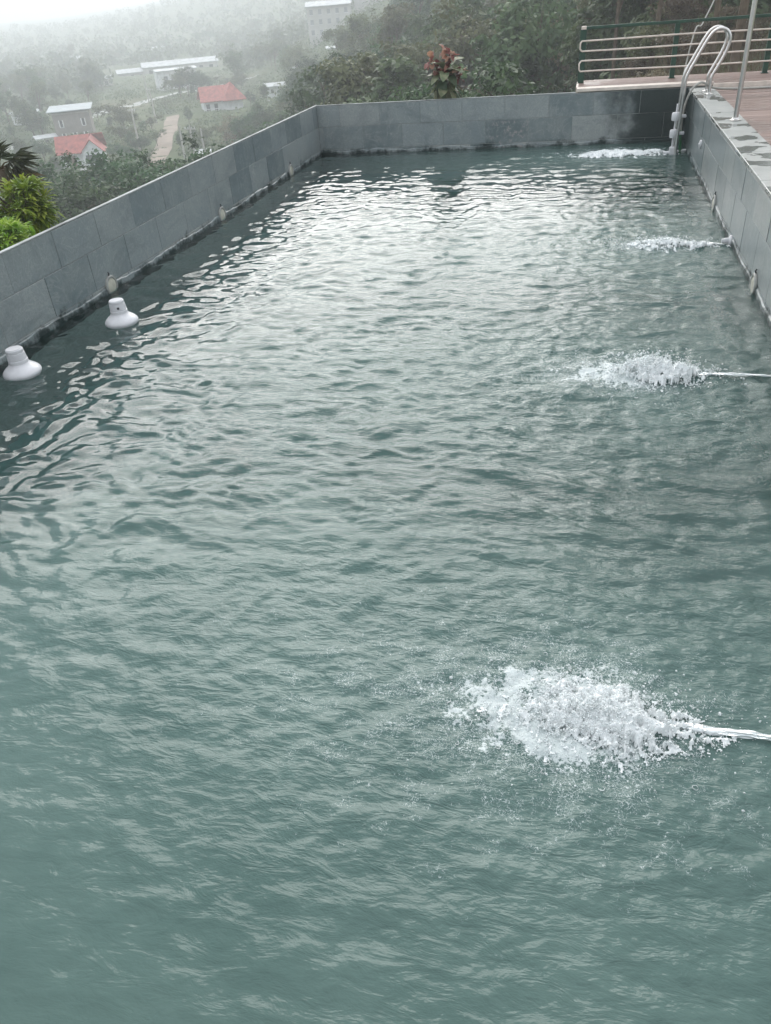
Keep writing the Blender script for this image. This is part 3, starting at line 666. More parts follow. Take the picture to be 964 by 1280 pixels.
    for a in range(int(n/16)):
        t0 = rng.uniform(0, 2*PI); q0 = abs(rng.normal(0.8, 0.35)); c = np.array([math.cos(t0)*q0*lx*1.2 - 0.35*lx, math.sin(t0)*q0*ly*1.25])
        rr = rng.uniform(0.0035, 0.011)*sc; a0 = rng.uniform(0, 6.3); sw = rng.uniform(2.5, 6.3); hb = float(wave_height(np.array([c[0] + cx]), np.array([c[1] + cy]))[0][0])
        pts = [(c[0] + rr*math.cos(a0 + sw*t)*(1 + .2*math.sin(7*t + a)), c[1] + rr*math.sin(a0 + sw*t), hb + 0.002 + 0.003*math.sin(PI*t)) for t in np.linspace(0, 1, 9)]
        v0.tube(pts, [0.0004 + 0.001*sc*math.sin(PI*t) for t in np.linspace(0, 1, 9)], 4, False)
    o = v0.build('water_rims', M['drop'], root); o['kind'] = 'stuff'
    if stream:
        nx0 = XR - 0.07 - cx; e = 0.7*lx; v = []; f = []; nt_, na_ = 90, 14
        for a in range(nt_):
            t = a/(nt_ - 1); x = lerp(nx0, e, t)
            for b in range(na_):
                an = 2*PI*b/na_; ns = float(fbm(np.array([x*9.0]), np.array([b*1.9]), seed + 70, 3)[0])
                ry = (0.006 + 0.010*t)*(1 + (0.7 + 0.7*t)*ns); rz = (0.005 + 0.002*t)*(1 + (0.7 + 0.7*t)*ns)
                v.append((x, ry*math.cos(an) + 0.01*t*math.sin(t*3 + seed), 0.008 + 0.008*math.sin(PI*t) + rz*math.sin(an)))
        for a in range(nt_ - 1):
            for b in range(na_): f.append((a*na_ + b, a*na_ + (b+1) % na_, (a+1)*na_ + (b+1) % na_, (a+1)*na_ + b))
        MB().add(v, f, True).build('stream', M['spout'], root)
    return root
splash(0, 0.19, 1.90, 0.31, 0.18, 0.045, 2200, 'largest white splash, broad boiling foam nearest the near wall', 300)
splash(1, 0.52, 4.81, 0.29, 0.21, 0.08, 900, 'tall white splash thrown up beyond the largest one', 340)
splash(2, 0.80, 7.72, 0.42, 0.17, 0.05, 350, 'low long white splash before the coping-side wall', 380)
splash(3, 0.48, 12.3, 0.75, 0.24, 0.045, 350, 'thin white splash line running out from the ladder', 420, stream=False)

# ---------------------------------------------------------------- vegetation builders
def leaf_cards(P, N, size, asp=0.55, fold=0.25, tip=1.0):
    """one pointed leaf (4 vertices) per point P, lying in the plane square to N"""
    n = len(P); a = rng.normal(0, 1, (n, 3)); T = np.cross(N, a); T /= np.linalg.norm(T, axis=1, keepdims=True) + 1e-9
    B = np.cross(N, T); B /= np.linalg.norm(B, axis=1, keepdims=True) + 1e-9
    Lh = (np.asarray(size)*rng.uniform(0.7, 1.3, n))[:, None]; Wd = Lh*asp*0.5
    V = np.stack([P - T*Lh*0.5, P + B*Wd + N*Wd*fold, P + T*Lh*0.5*tip, P - B*Wd + N*Wd*fold], 1).reshape(-1, 3)
    F = np.arange(n*4).reshape(n, 4); return V, F
def crown_points(rx, rz, zc, nclump, per, cl, seed, top=0.0):
    g = np.random.default_rng(seed); P = []; N = []
    lobes = [(g.normal(0, rx*0.45), g.normal(0, rx*0.45), zc + g.uniform(-0.5, 0.5)*rz, g.uniform(0.45, 0.75)) for _ in range(6)]
    for k in range(nclump):
        lx, ly, lz, lr = lobes[k % 6]
        d = g.normal(0, 1, 3); d /= np.linalg.norm(d); d[2] = abs(d[2])*0.95 - 0.3 if g.random() < 0.6 else d[2]
        q = g.uniform(0.55, 1.0)
        c = np.array([lx, ly, lz]) + d*np.array([rx, rx, rz])*lr*q
        m = int(per*g.uniform(0.5, 1.5)); o = g.normal(0, 1, (m, 3)); o /= np.linalg.norm(o, axis=1, keepdims=True); o *= (g.random((m, 1))**0.5)*cl*np.array([1, 1, 0.6])*g.uniform(0.6, 1.4)
        P.append(c + o); nn = o/cl*0.8 + d*0.5 + np.array([0, 0, 0.5]) + g.normal(0, 0.55, (m, 3)); N.append(nn/np.linalg.norm(nn, axis=1, keepdims=True))
    return np.vstack(P), np.vstack(N), lobes
def make_tree(name, h, rx, rz, leaf, mat, seed, nclump=85, per=55, cl=0.75, bare=0.0, trunk_r=0.16, asp=0.55, high=False):
    g = random.Random(seed); root = empty(name)
    rz = h*0.43; zc = h*0.54
    if high: rz = h*0.26; zc = h*0.76
    P, N, lobes = crown_points(rx, rz, zc, nclump, per, cl, seed)
    V, F = leaf_cards(P, N, leaf, asp)
    mb = MB(); lean = (g.uniform(-.4, .4), g.uniform(-.4, .4))
    tp = [(lean[0]*t*t, lean[1]*t*t, -1.0 + (zc + 1.0)*t) for t in (0, .2, .45, .7, 1)]
    mb.tube(tp, [trunk_r*k for k in (1.35, 1.0, 0.85, 0.65, 0.35)], 8)
    for (lx, ly, lz, lr) in lobes:
        t = g.uniform(0.4, 0.85); b = Vector((lean[0]*t*t, lean[1]*t*t, -1 + (zc + 1)*t)); e = Vector((lx, ly, lz + 0.2*rz)); m = b.lerp(e, 0.5) + Vector((g.uniform(-.2, .2), g.uniform(-.2, .2), 0.12*rz))
        mb.tube([b, m, e], [trunk_r*.5, trunk_r*.3, trunk_r*.08], 6)
        for _ in range(4):
            s0 = m.lerp(e, g.random()); d = Vector((g.gauss(0, 1), g.gauss(0, 1), g.uniform(-.1, .9))).normalized()*rx*lr*0.8
            mb.tube([s0, s0 + d*0.55 + Vector((0, 0, .1)), s0 + d], [trunk_r*.18, trunk_r*.11, trunk_r*.04], 5)
    mb.build('trunk', M['bark'], root)
    o = mesh_obj('crown', np_mesh('crown', V, F, M[mat]), root); o['kind'] = 'stuff'
    return root
PROTO = {}
def proto(key, *a, **k):
    PROTO[key] = [make_tree(a[0], *a[1:], **k), False]; return PROTO[key]
proto('green1', 'broadleaf_tree', 7.0, 2.7, 2.6, 0.30, 'leaf_a', 1)
proto('green2', 'broadleaf_tree', 8.5, 2.9, 3.4, 0.32, 'leaf_a', 2)
proto('olive', 'olive_green_tree', 6.5, 2.5, 2.3, 0.27, 'leaf_b', 3)
proto('olive2', 'olive_green_tree', 8.0, 2.3, 3.2, 0.28, 'leaf_b', 4, nclump=70)
proto('dark', 'dark_leaved_tree', 6.5, 2.9, 2.5, 0.20, 'leaf_c', 5, nclump=130, per=80)
proto('dark2', 'dark_leaved_tree', 9.0, 2.4, 4.0, 0.30, 'leaf_c', 6)
proto('dry', 'dry_brown_tree', 6.0, 2.2, 2.4, 0.22, 'leaf_d', 7, nclump=45, per=30)
proto('tall', 'tall_slender_tree', 12.0, 2.0, 3.6, 0.26, 'leaf_b', 8, nclump=45, per=40, trunk_r=0.1, high=True)
proto('scrub', 'scrub_bush', 2.6, 1.5, 1.3, 0.20, 'leaf_b', 9, nclump=55, per=45, cl=0.5, trunk_r=0.05)
proto('scrubdry', 'dry_bush', 2.2, 1.5, 1.1, 0.17, 'leaf_d', 10, nclump=45, per=35, cl=0.5, trunk_r=0.05)
def plant(key, x, y, label, cat, group, s=1.0, dz=0.0):
    e = PROTO[key]
    if not e[1]: o = e[0]; e[1] = True
    else: o = copy_tree(e[0])
    o.location = (x, y, gz(x, y) + dz); o.rotation_euler = (rnd.uniform(-.05, .05), rnd.uniform(-.05, .05), rnd.uniform(0, 6.28)); o.scale = (s*rnd.uniform(.9, 1.1), s*rnd.uniform(.9, 1.1), s)
    tag(o, label, cat, group); return o
KIND = {'green1': 'green broadleaf tree', 'green2': 'green broadleaf tree', 'olive': 'pale olive-green tree', 'olive2': 'pale olive-green tree', 'dark': 'dark green bushy tree', 'dark2': 'tall dark green tree', 'dry': 'dry brownish tree', 'tall': 'tall slender tree', 'scrub': 'low green scrub bush', 'scrubdry': 'low dry brown bush'}
def polar(az, r): a = R(az); return r*math.sin(a), r*math.cos(a)
# dark thicket over the valley side wall: crown tops at these spots of the view
def top_at(key, px, py, r, h, where, group, s=None):
    p = at(px, py, r); g0 = gz(p[0], p[1]); s_ = s or max(0.4, (p[2] - g0)/h)
    return plant(key, p[0], p[1], KIND[key] + ' ' + where, 'tree', group, s_)
HT = {'green1': 7.6, 'green2': 9.2, 'olive': 7.0, 'olive2': 8.8, 'dark': 7.0, 'dark2': 9.8, 'dry': 6.6, 'tall': 12.6}
for i, (px, py, r, k) in enumerate([(124, 230, 98, 'dark'), (150, 208, 101, 'dark'), (163, 196, 100, 'dark'), (186, 199, 98, 'dark'), (208, 193, 100, 'dark'), (228, 196, 97, 'dark'), (150, 212, 90, 'dark'), (178, 214, 88, 'dark'), (106, 244, 86, 'dark'), (134, 232, 84, 'dark'), (205, 208, 86, 'dark'), (94, 248, 80, 'dark'), (235, 208, 92, 'dark'), (250, 196, 100, 'dark'), (165, 225, 84, 'dark')]):
    top_at(k, px, py, r*0.62, HT[k]*0.86, 'in the thicket between the valley-side wall and the red-roofed cottage', 'thicket over the valley-side wall')
for i, (px, py, r, k) in enumerate([(146, 148, 178, 'olive'), (158, 158, 168, 'green1'), (172, 168, 160, 'dark'), (136, 140, 215, 'green2'), (186, 140, 196, 'olive'), (176, 150, 185, 'green1'), (192, 158, 170, 'olive'), (205, 122, 240, 'olive'), (118, 128, 232, 'green2'), (155, 172, 150, 'dark'), (182, 180, 150, 'olive')]):
    top_at(k, px, py, r, HT[k], 'between the red-roofed cottage and the sandy lane', 'trees between cottage and lane')
for i, (px, py, r, k) in enumerate([(20, 165, 175, 'green1'), (48, 172, 168, 'dark'), (62, 186, 150, 'green1'), (35, 190, 140, 'green1'), (58, 205, 128, 'green1'), (10, 150, 215, 'green2'), (50, 150, 222, 'dark'), (30, 140, 240, 'green2'), (78, 212, 122, 'olive'), (85, 122, 270, 'dark'), (40, 215, 112, 'olive'), (95, 226, 105, 'olive')]):
    top_at(k, px, py, r, HT[k], 'scattered on the valley floor beside the red-roofed cottage', 'valley trees beside the cottage')
for i, (px, py, r, k) in enumerate([(300, 132, 150, 'dark'), (318, 120, 170, 'green1'), (285, 128, 160, 'dry'), (276, 138, 150, 'dry'), (295, 145, 128, 'dry'), (330, 128, 140, 'dark'), (320, 140, 118, 'dark'), (345, 122, 130, 'green1'), (305, 155, 110, 'green1'), (340, 140, 105, 'green1'), (365, 128, 100, 'green1'), (310, 108, 210, 'dark2'), (330, 98, 205, 'green2'), (240, 100, 260, 'dark2'), (232, 128, 205, 'green1'), (238, 150, 170, 'green1'), (222, 158, 165, 'green1'), (250, 150, 160, 'olive')]):
    top_at(k, px, py, r, HT[k], 'around the larger red-roofed house', 'trees around the larger red-roofed house')
# random cover of the valley floor and of the wooded hillside; the houses, lane and road stay open
OPEN = [(-35.2, -30.8, 112, 235), (-29.6, -26.6, 118, 300), (-26.9, -25.2, 100, 165), (-25.8, -21.8, 165, 260), (-31, -23.5, 300, 440), (-18.4, -12.0, 180, 345), (-22, -19, 200, 262)]
def is_open(az, r): return any(a <= az <= b and c <= r <= d for a, b, c, d in OPEN)
cnt = 0
while cnt < 95:
    az = rnd.uniform(-40, -19.5); r = math.exp(rnd.uniform(math.log(190), math.log(560)))
    if is_open(az, r): continue
    k = rnd.choice(['green1', 'green2', 'olive', 'dark', 'olive2', 'green1', 'dark2']); x, y = polar(az, r)
    plant(k, x, y, KIND[k] + ' in the hazy woods across the valley floor', 'tree', 'hazy trees across the valley', rnd.uniform(0.85, 1.35)); cnt += 1
cnt = 0
while cnt < 178:
    az = rnd.uniform(-20.5, 12); r = math.exp(rnd.uniform(math.log(30), math.log(300)))
    if is_open(az, r) or (az > -2.5 and r < 42) or (az < -16 and r < 60): continue
    k = rnd.choice(['green1', 'green2', 'olive', 'dark', 'olive2', 'green1', 'green2', 'dry' if az > -6 else 'dark2', 'olive']); x, y = polar(az, r)
    s_ = rnd.uniform(0.95, 1.45)*(0.65 if r < 50 else 1)
    plant(k, x, y, KIND[k] + ' in the dense wood on the hillside behind the end wall', 'tree', 'wood on the hillside behind the end wall', s_); cnt += 1
for az, r, s_ in ((8.15, 25, 1.15), (6.9, 31, 1.0), (3.4, 35, 1.0), (9.9, 36, 0.9), (1.2, 40, 0.9), (10.6, 27, 1.0)):
    x, y = polar(az, r); plant('tall', x, y, 'tall slender tree on the dry slope behind the railing', 'tree', 'slender trees behind the railing', s_)
for i in range(46):
    az = rnd.uniform(-3.5, 12); r = rnd.uniform(17.5, 44); k = 'scrubdry' if rnd.random() < 0.6 else 'scrub'; x, y = polar(az, r)
    plant(k, x, y, KIND[k] + ' on the dry slope behind the railing', 'bush', 'scrub on the slope behind the railing', rnd.uniform(0.35, 0.7))
for e in PROTO.values():
    assert e[1]
# far-off woods that read as one mass
P = []
while len(P) < 2600:
    az = rng.uniform(-44, 14); r = math.exp(rng.uniform(math.log(330), math.log(1100)))
    if is_open(az, r) : continue
    P.append((*polar(az, r), r))
P = np.array(P); zg = terrain(P[:, 0], P[:, 1]); m = 26
C0 = np.repeat(np.column_stack([P[:, :2], zg]), m, 0); hs_ = np.repeat(rng.uniform(3, 8, len(P)), m)
d = rng.normal(0, 1, (len(C0), 3)); d /= np.linalg.norm(d, axis=1, keepdims=True)
PP = C0 + d*np.column_stack([hs_*.5, hs_*.5, hs_*.42]) + np.column_stack([0*hs_, 0*hs_, hs_*.6])
V, F = leaf_cards(PP, d + rng.normal(0, .3, d.shape), 1.7, 0.8)
tag(mesh_obj('distant_woods', np_mesh('distant_woods', V, F, M['leaf_a'])), 'grey-green woods fading into haze beyond the valley', 'woods', kind='stuff')
# undergrowth between the trees
n = 15000; az = rng.uniform(-44, 14, n); r = np.exp(rng.uniform(math.log(24), math.log(360), n)); ux, uy = r*np.sin(np.radians(az)), r*np.cos(np.radians(az))
RP = np.array(ROADPTS); keep = np.ones(n, bool)
for k in range(0, n, 1000): keep[k:k+1000] = np.min(np.hypot(ux[k:k+1000, None] - RP[None, :, 0], uy[k:k+1000, None] - RP[None, :, 1]), 1) > 4.2
for (hx, hy, rr) in [(*pxr(104, 205, 159), 8), (*pxr(94, 166, 208), 8), (*pxr(280, 142, 225), 9)]: keep &= np.hypot(ux - hx, uy - hy) > rr
keep &= ~((az > -3) & (r < 40)); keep &= (fbm(ux/30, uy/30, 55, 2) > -0.28) | (az > -20)
ux, uy, r = ux[keep], uy[keep], r[keep]; ug = terrain(ux, uy); m = 30
C0 = np.repeat(np.column_stack([ux, uy, ug]), m, 0); hs_ = np.repeat(rng.uniform(0.5, 2.3, len(ux))*np.clip(r/90, 0.5, 1.2)*(1 + 0.2*((np.degrees(np.arctan2(ux, uy)) > -22) & (r > 80))), m)
d = rng.normal(0, 1, (len(C0), 3)); d /= np.linalg.norm(d, axis=1, keepdims=True)
V, F = leaf_cards(C0 + d*np.column_stack([hs_*.95, hs_*.95, hs_*.45]) + np.column_stack([0*hs_, 0*hs_, hs_*.3]), d + np.array([0, 0, .6]) + rng.normal(0, .4, d.shape), hs_*0.2 + 0.12, 0.6)
tag(mesh_obj('undergrowth', np_mesh('undergrowth', V, F, M['leaf_u'])), 'green and olive undergrowth covering the ground between the trees', 'undergrowth', kind='stuff')
# dry grass and twigs on the slope behind the railing
n = 26000; az = rng.uniform(-5, 13, n); r = rng.uniform(15.5, 46, n); gx, gy = r*np.sin(np.radians(az)), r*np.cos(np.radians(az)); g0 = terrain(gx, gy)
hh = rng.uniform(0.15, 0.6, n); ang = rng.uniform(0, 2*PI, n); lx = rng.normal(0, 0.16, n); ly = rng.normal(0, 0.16, n); wd = rng.uniform(0.006, 0.02, n)
B0 = np.column_stack([gx - np.cos(ang)*wd, gy - np.sin(ang)*wd, g0 - .02]); B1 = np.column_stack([gx + np.cos(ang)*wd, gy + np.sin(ang)*wd, g0 - .02]); T = np.column_stack([gx + lx, gy + ly, g0 + hh])
tag(mesh_obj('dry_grass', np_mesh('dry_grass', np.stack([B0, B1, T], 1).reshape(-1, 3), np.arange(3*n).reshape(n, 3), M['leaf_d'])), 'dry brown grass on the slope behind the railing', 'grass', kind='stuff')
ws = empty('leaning_sapling', (0, 0, 0)); tag(ws, 'thin pale bare sapling leaning above the green top rail', 'sapling')
p0 = at(862, 62, 16.2); p1 = at(878, 30, 16.4); p2 = at(896, -6, 16.6); g0 = gz(p0[0], p0[1])
MB().tube(smooth_path([(p0[0] - .3, p0[1], g0), tuple(p0), tuple(p1), tuple(p2), (p2[0] + .35, p2[1] + .1, p2[2] + .8)], 5), 0.012, 6).build('stalk', M['conc'], ws)
MB().tube([tuple(p2), (p2[0] - .2, p2[1], p2[2] + .45)], 0.007, 5).build('twig', M['conc'], ws)

# ---------------------------------------------------------------- plants close to the pool
def big_leaf(length, width, droop, fold=0.25, n=6):
    v = []; f = []
    for i in range(n + 1):
        t = i/n; wv = width*0.5*(math.sin(PI*min(1, t*0.93 + 0.04))**0.8); z = -droop*length*t*t; x = length*t*(1 - 0.25*droop*t)
        v += [(x, -wv, z + fold*wv + 0.012*math.sin(t*14)), (x, 0, z), (x, wv, z + fold*wv - 0.012*math.sin(t*11))]
    for i in range(n):
        for k in (0, 1): f.append((i*3 + k, i*3 + k + 1, i*3 + k + 4, i*3 + k + 3))
    return v, f
def leaf_mesh(mat, *a): v, f = big_leaf(*a); return MB().add(v, f, True).mesh('leaf', M[mat])
cp = empty('copper_leaved_shrub', (-2.24, 13.42, -5)); tag(cp, 'coppery red and sage leaved shrub rising behind the end wall', 'shrub')
MB().tube([(0.0, 0, 0.0), (0.03, 0, 3), (0, 0, 5.75), (0.04, 0, 6.02), (0.05, 0, 6.2)], [0.05, 0.035, 0.016, 0.011, 0.006], 8).build('stem', M['stem'], cp)
for (dx, dz, ex, ez) in ((0.0, 5.9, -0.2, 6.28), (0.03, 5.95, 0.1, 6.36), (0.02, 5.85, 0.22, 6.07)): MB().tube([(dx, 0, dz), ((dx+ex)/2, 0.01, (dz+ez)/2), (ex, 0, ez)], [0.012, 0.009, 0.005], 6).build('branch', M['plum'], cp)
LMs = {'sage': leaf_mesh('sage', 0.27, 0.16, 0.65), 'mossy': leaf_mesh('mossy', 0.28, 0.18, 0.75), 'cop': leaf_mesh('cop', 0.18, 0.11, 0.5), 'plum': leaf_mesh('plum', 0.18, 0.1, 0.55)}
for i in range(30):
    k = 'mossy' if i % 3 == 0 else 'sage'; a = i*2.4; z = 5.80 + 0.011*i; rr = 0.05
    mesh_obj('leaf', LMs[k], cp, (rr*math.cos(a), rr*math.sin(a), z), (rnd.uniform(-.3, .3), R(rnd.uniform(-25, 50)) - 0.02*i, a), (rnd.uniform(.8, 1.15),)*3)
for (bx, bz, m, ks) in ((-0.2, 6.27, 10, 'cop'), (0.1, 6.33, 9, 'cop'), (0.06, 6.2, 10, 'plum'), (-0.1, 6.17, 9, 'plum'), (0.22, 6.06, 10, 'plum'), (0.0, 6.38, 6, 'cop'), (0.02, 6.12, 9, 'cop')):
    for i in range(m):
        a = i*2.4 + bx*20; mesh_obj('leaf', LMs[ks if rnd.random() < .75 else 'cop'], cp, (bx + rnd.gauss(0, .012), rnd.gauss(0, .012), bz - 0.012*i), (rnd.uniform(-.5, .5), R(rnd.uniform(-75, 40)), a), (rnd.uniform(.55, 1.0),)*3)
MB().lathe([(0, 0), (0.014, 0.01), (0.018, 0.04), (0.008, 0.065), (0, 0.07)], 10, c=(0.03, -0.06, 6.0)).build('flower', M['redw'], cp)

# bright green tree top beside the wall
def leafy_top(name, px, py, r, rx, rz, nclump, per, leaf, mat, seed, label, cat):
    p = at(px, py, r); g0 = gz(p[0], p[1]); root = empty(name, (p[0], p[1], g0)); h = p[2] - g0; tag(root, label, cat)
    g = np.random.default_rng(seed); V = []; F = []; nb = 0; mb = MB()
    mb.tube([(0, 0, -0.5), (0.05, 0, h*0.4), (-0.03, 0.02, h*0.8), (0, 0, h)], [0.07, 0.055, 0.04, 0.02], 8)
    for k in range(nclump):
        d = g.normal(0, 1, 3); d /= np.linalg.norm(d); d[2] = d[2]*0.85 + 0.2; c = np.array([0, 0, h]) + d*np.array([rx, rx, rz])*g.uniform(0.5, 1.0)*(0.8 + 0.35*math.sin(5*math.atan2(d[1], d[0]) + seed) * math.cos(3*d[2] + seed))
        mb.tube([(0, 0, h - rz*0.5), tuple((c + np.array([0, 0, h - rz*.3]))/2), tuple(c)], [0.014, 0.009, 0.004], 5, False)
        for j in range(per):                     # a whorl of drooping lance leaves at each shoot tip
            a = j*2.4 + k; el = g.uniform(-0.75, 0.7); t = np.array([math.cos(a)*math.cos(el), math.sin(a)*math.cos(el), math.sin(el)]); t = t*0.75 + d*0.55; t /= np.linalg.norm(t)
            s_ = np.cross(t, (0, 0, 1)); s_ /= np.linalg.norm(s_) + 1e-6; L = leaf*g.uniform(0.65, 1.2); W = L*0.135; b = c + t*0.02 + g.normal(0, 0.015, 3); dn = np.array([0, 0, -1.0])
            q = [b, b + t*L*.3 + s_*W, b + t*L*.3 - dn*W*-.4, b + t*L*.3 - s_*W, b + t*L*.68 + s_*W*.85 + dn*L*.07, b + t*L*.68 + dn*L*.11, b + t*L*.68 - s_*W*.85 + dn*L*.07, b + t*L + dn*L*.26]
            V += q; F += [(nb, nb+2, nb+1, nb+1), (nb, nb+3, nb+2, nb+2), (nb+1, nb+2, nb+5, nb+4), (nb+2, nb+3, nb+6, nb+5), (nb+4, nb+5, nb+7, nb+7), (nb+5, nb+6, nb+7, nb+7)]; nb += 8
    mb.build('trunk', M['bark'], root)
    me = bpy.data.meshes.new('crown'); me.from_pydata([tuple(v) for v in V], [], [tuple(dict.fromkeys(f)) for f in F]); me.materials.append(M[mat]); me.update()
    o = mesh_obj('crown', me, root); o['kind'] = 'stuff'; return root
leafy_top('mango_tree', 30, 262, 12.5, 0.54, 0.44, 84, 15, 0.19, 'leaf_n', 71, 'bright yellow-green leafy tree top beside the valley-side wall', 'tree')
leafy_top('mango_tree', 2, 306, 11.0, 0.5, 0.35, 70, 13, 0.17, 'leaf_n', 72, 'lower bright green leafy crown at the foot of the fan palm', 'tree')
# fan palm with dark and withered leaves
def fan_leaf(mat, rad, segs, spread, seed, droop=0.25):
    g = random.Random(seed); v = []; f = []
    for k in range(segs):
        a = lerp(-spread/2, spread/2, (k + .5)/segs); da = spread/segs*0.5; L = rad*g.uniform(0.85, 1.08)*(1 - 0.25*abs(a)/(spread/2)); up = 0.03*rad*(1 if k % 2 else -1); b = len(v)
        dr = -droop*rad*g.uniform(0.7, 1.6)
        v += [(0, 0, 0), (L*.6*math.cos(a - da), L*.6*math.sin(a - da), up - .02*rad), (L*.6*math.cos(a), L*.6*math.sin(a), -up + dr*.3), (L*.6*math.cos(a + da), L*.6*math.sin(a + da), up - .02*rad), (L*math.cos(a), L*math.sin(a), dr)]
        f += [(b, b+1, b+2), (b, b+2, b+3), (b+1, b+4, b+2), (b+2, b+4, b+3)]
    return MB().add(v, f)
pc = at(0, 212, 13.6); g0 = gz(pc[0], pc[1]); fp = empty('fan_palm', (pc[0], pc[1], g0)); tag(fp, 'fan palm with dark and withered brown fans beside the bright tree', 'palm'); hc = pc[2] - g0
MB().tube([(0, 0, -.5), (0.05, 0.02, hc*.5), (0, 0, hc)], [0.11, 0.085, 0.07], 10).build('trunk', M['bark'], fp)
for i, (tx, ty, rad, mat) in enumerate(((30, 186, 0.46, 'palm_dark'), (44, 198, 0.42, 'palm_dark'), (42, 214, 0.44, 'palm_dark'), (46, 234, 0.46, 'palm_dry'), (-18, 186, 0.46, 'palm_dark'), (22, 236, 0.4, 'palm_dry'), (-24, 225, 0.46, 'palm_dry'), (2, 178, 0.4, 'palm_dark'))):
    e = at(tx, ty, 13.6 + rnd.uniform(-.5, .5)); d = Vector(e - pc); base = Vector((0, 0, hc)); hub = base + d*0.42
    fr = fan_leaf(mat, rad, 15, 3.2, i + 5).build('fan_leaf', M[mat], fp); fr.location = hub; fr.rotation_mode = 'QUATERNION'
    q = d.to_track_quat('X', 'Z'); fr.rotation_quaternion = q @ Vector((1, 0, 0)).rotation_difference(Vector((1, 0, 0))) @ __import__('mathutils').Quaternion((1, 0, 0), rnd.uniform(-1.0, 1.0))
    MB().tube([base, base + d*0.22 + Vector((0, 0, .03)), hub], [0.014, 0.01, 0.007], 6).build('leaf_stalk', M['palm_dry'], fp)
# feather palms in the valley
def feather_palm(px, py, r, s, label, mat='palm_dark'):
    p = at(px, py, r); g0 = gz(p[0], p[1]); h = max(1.5, p[2] - g0 - 0.8*s); o = empty('feather_palm', (p[0], p[1], g0)); tag(o, label, 'palm')
    MB().tube([(0, 0, -.5), (0.1, 0, h*.5), (0.05, 0, h)], [0.16, 0.12, 0.1], 8).build('trunk', M['bark'], o)
    for k in range(13):
        a = k*2.4; el = rnd.uniform(0.1, 1.2); L = s*rnd.uniform(1.3, 1.8); b = Vector((0.05, 0, h)); v = []; f = []; pts = []
        for t in np.linspace(0, 1, 9):
            rr = L*t*math.cos(el*(1 - .3*t)); pts.append(b + Vector((math.cos(a)*rr, math.sin(a)*rr, L*t*math.sin(el) - L*0.75*t*t)))
        sd_ = Vector((-math.sin(a), math.cos(a), 0))
        for i in range(1, 9):
            for sg in (-1, 1):
                n0 = len(v); w_ = L*0.26*math.sin(PI*(i/9)**.7) + .05; q = pts[i]; v += [q, q + sd_*sg*w_ + Vector((0, 0, -w_*.45)) + (pts[i] - pts[i-1])*.8, q + (pts[i] - pts[i-1])*.45]; f.append((n0, n0+1, n0+2))
        m = MB().add(v, f); m.tube(pts, [0.03, .028, .026, .024, .02, .016, .012, .008, .004], 4, False); m.build('frond', M[mat], o)
feather_palm(92, 205, 120, 1.9, 'dark feathery palm in front of the red-roofed cottage')
feather_palm(50, 222, 100, 1.8, 'pale feathery palm below the cottage near the fan palm', 'leaf_b')
feather_palm(80, 232, 92, 1.7, 'pale feathery palm beside the dark thicket', 'leaf_b')
feather_palm(268, 92, 275, 2.2, 'dark feathery palm behind the larger red-roofed house, beside the white block')
feather_palm(283, 93, 272, 2.0, 'dark feathery palm right behind the larger red roof')

# ---------------------------------------------------------------- houses in the valley
def face_cam(x, y): return math.atan2(-x, y)           # local -Y looks at the pool, local X runs along the view's right
def window(par, x, y, z, wd, h, shutters=False, mat='glass'):
    o = MB().cbox(x - wd/2, x + wd/2, y - 0.05, y + 0.05, z, z + h, 0.01).build('window', M[mat], par)
    if shutters:
        for sx in (-1, 1): MB().cbox(x + sx*wd*0.72 - wd*.22, x + sx*wd*.72 + wd*.22, y - 0.12, y - 0.055, z - .05, z + h + .05, 0.01).build('shutter', M['shutter'], o)
    MB().cbox(x - wd/2 - .12, x + wd/2 + .12, y - 0.14, y - 0.052, z - .14, z - .05, 0.01).build('sill', M['wallw'], o)
    return o
def slab_roof(par, pts, th, mat, name='roof'):
    n = len(pts); v = [Vector(p) for p in pts] + [Vector(p) - Vector((0, 0, th)) for p in pts]
    f = [tuple(range(n)), tuple(range(2*n - 1, n - 1, -1))] + [(i, n + i, n + (i+1) % n, (i+1) % n) for i in range(n)]
    return MB().add(v, f).build(name, M[mat], par)
p = at(104, 205, 160); g0 = gz(p[0], p[1])
h1 = empty('cottage', (p[0], p[1], g0), face_cam(p[0], p[1]) + R(-8)); tag(h1, 'white cottage with bright red gabled roof', 'house')
MB().box(-3.6, 1.0, 0.2, 5.0, -1, 2.6).build('wall', M['wallw'], h1)
MB().box(0.5, 4.0, -1.2, 4.0, -1, 2.6).build('porch_wall', M['wallw'], h1)
MB().poly([(0.5, -1.2, 2.6), (4.0, -1.2, 2.6), (2.25, -1.2, 4.2), (0.5, -0.9, 2.6), (4.0, -0.9, 2.6), (2.25, -0.9, 4.2)], [(0, 1, 2), (5, 4, 3), (0, 3, 4, 1), (1, 4, 5, 2), (2, 5, 3, 0)]).build('gable', M['wallw'], h1)
slab_roof(h1, [(-4.1, -0.5, 2.35), (0.9, -0.5, 2.35), (2.0, 2.6, 4.9), (-4.1, 2.6, 4.9)], 0.14, 'red')
slab_roof(h1, [(-4.1, 2.6, 4.9), (4.3, 2.6, 4.9), (4.3, 5.6, 2.5), (-4.1, 5.6, 2.5)], 0.14, 'red')
slab_roof(h1, [(0.1, -1.6, 2.25), (2.25, -1.6, 4.45), (2.25, 2.7, 4.85), (0.1, 2.0, 2.35)], 0.12, 'red')
slab_roof(h1, [(2.25, -1.6, 4.45), (4.45, -1.6, 2.25), (4.45, 3.0, 2.35), (2.25, 2.7, 4.85)], 0.12, 'red')
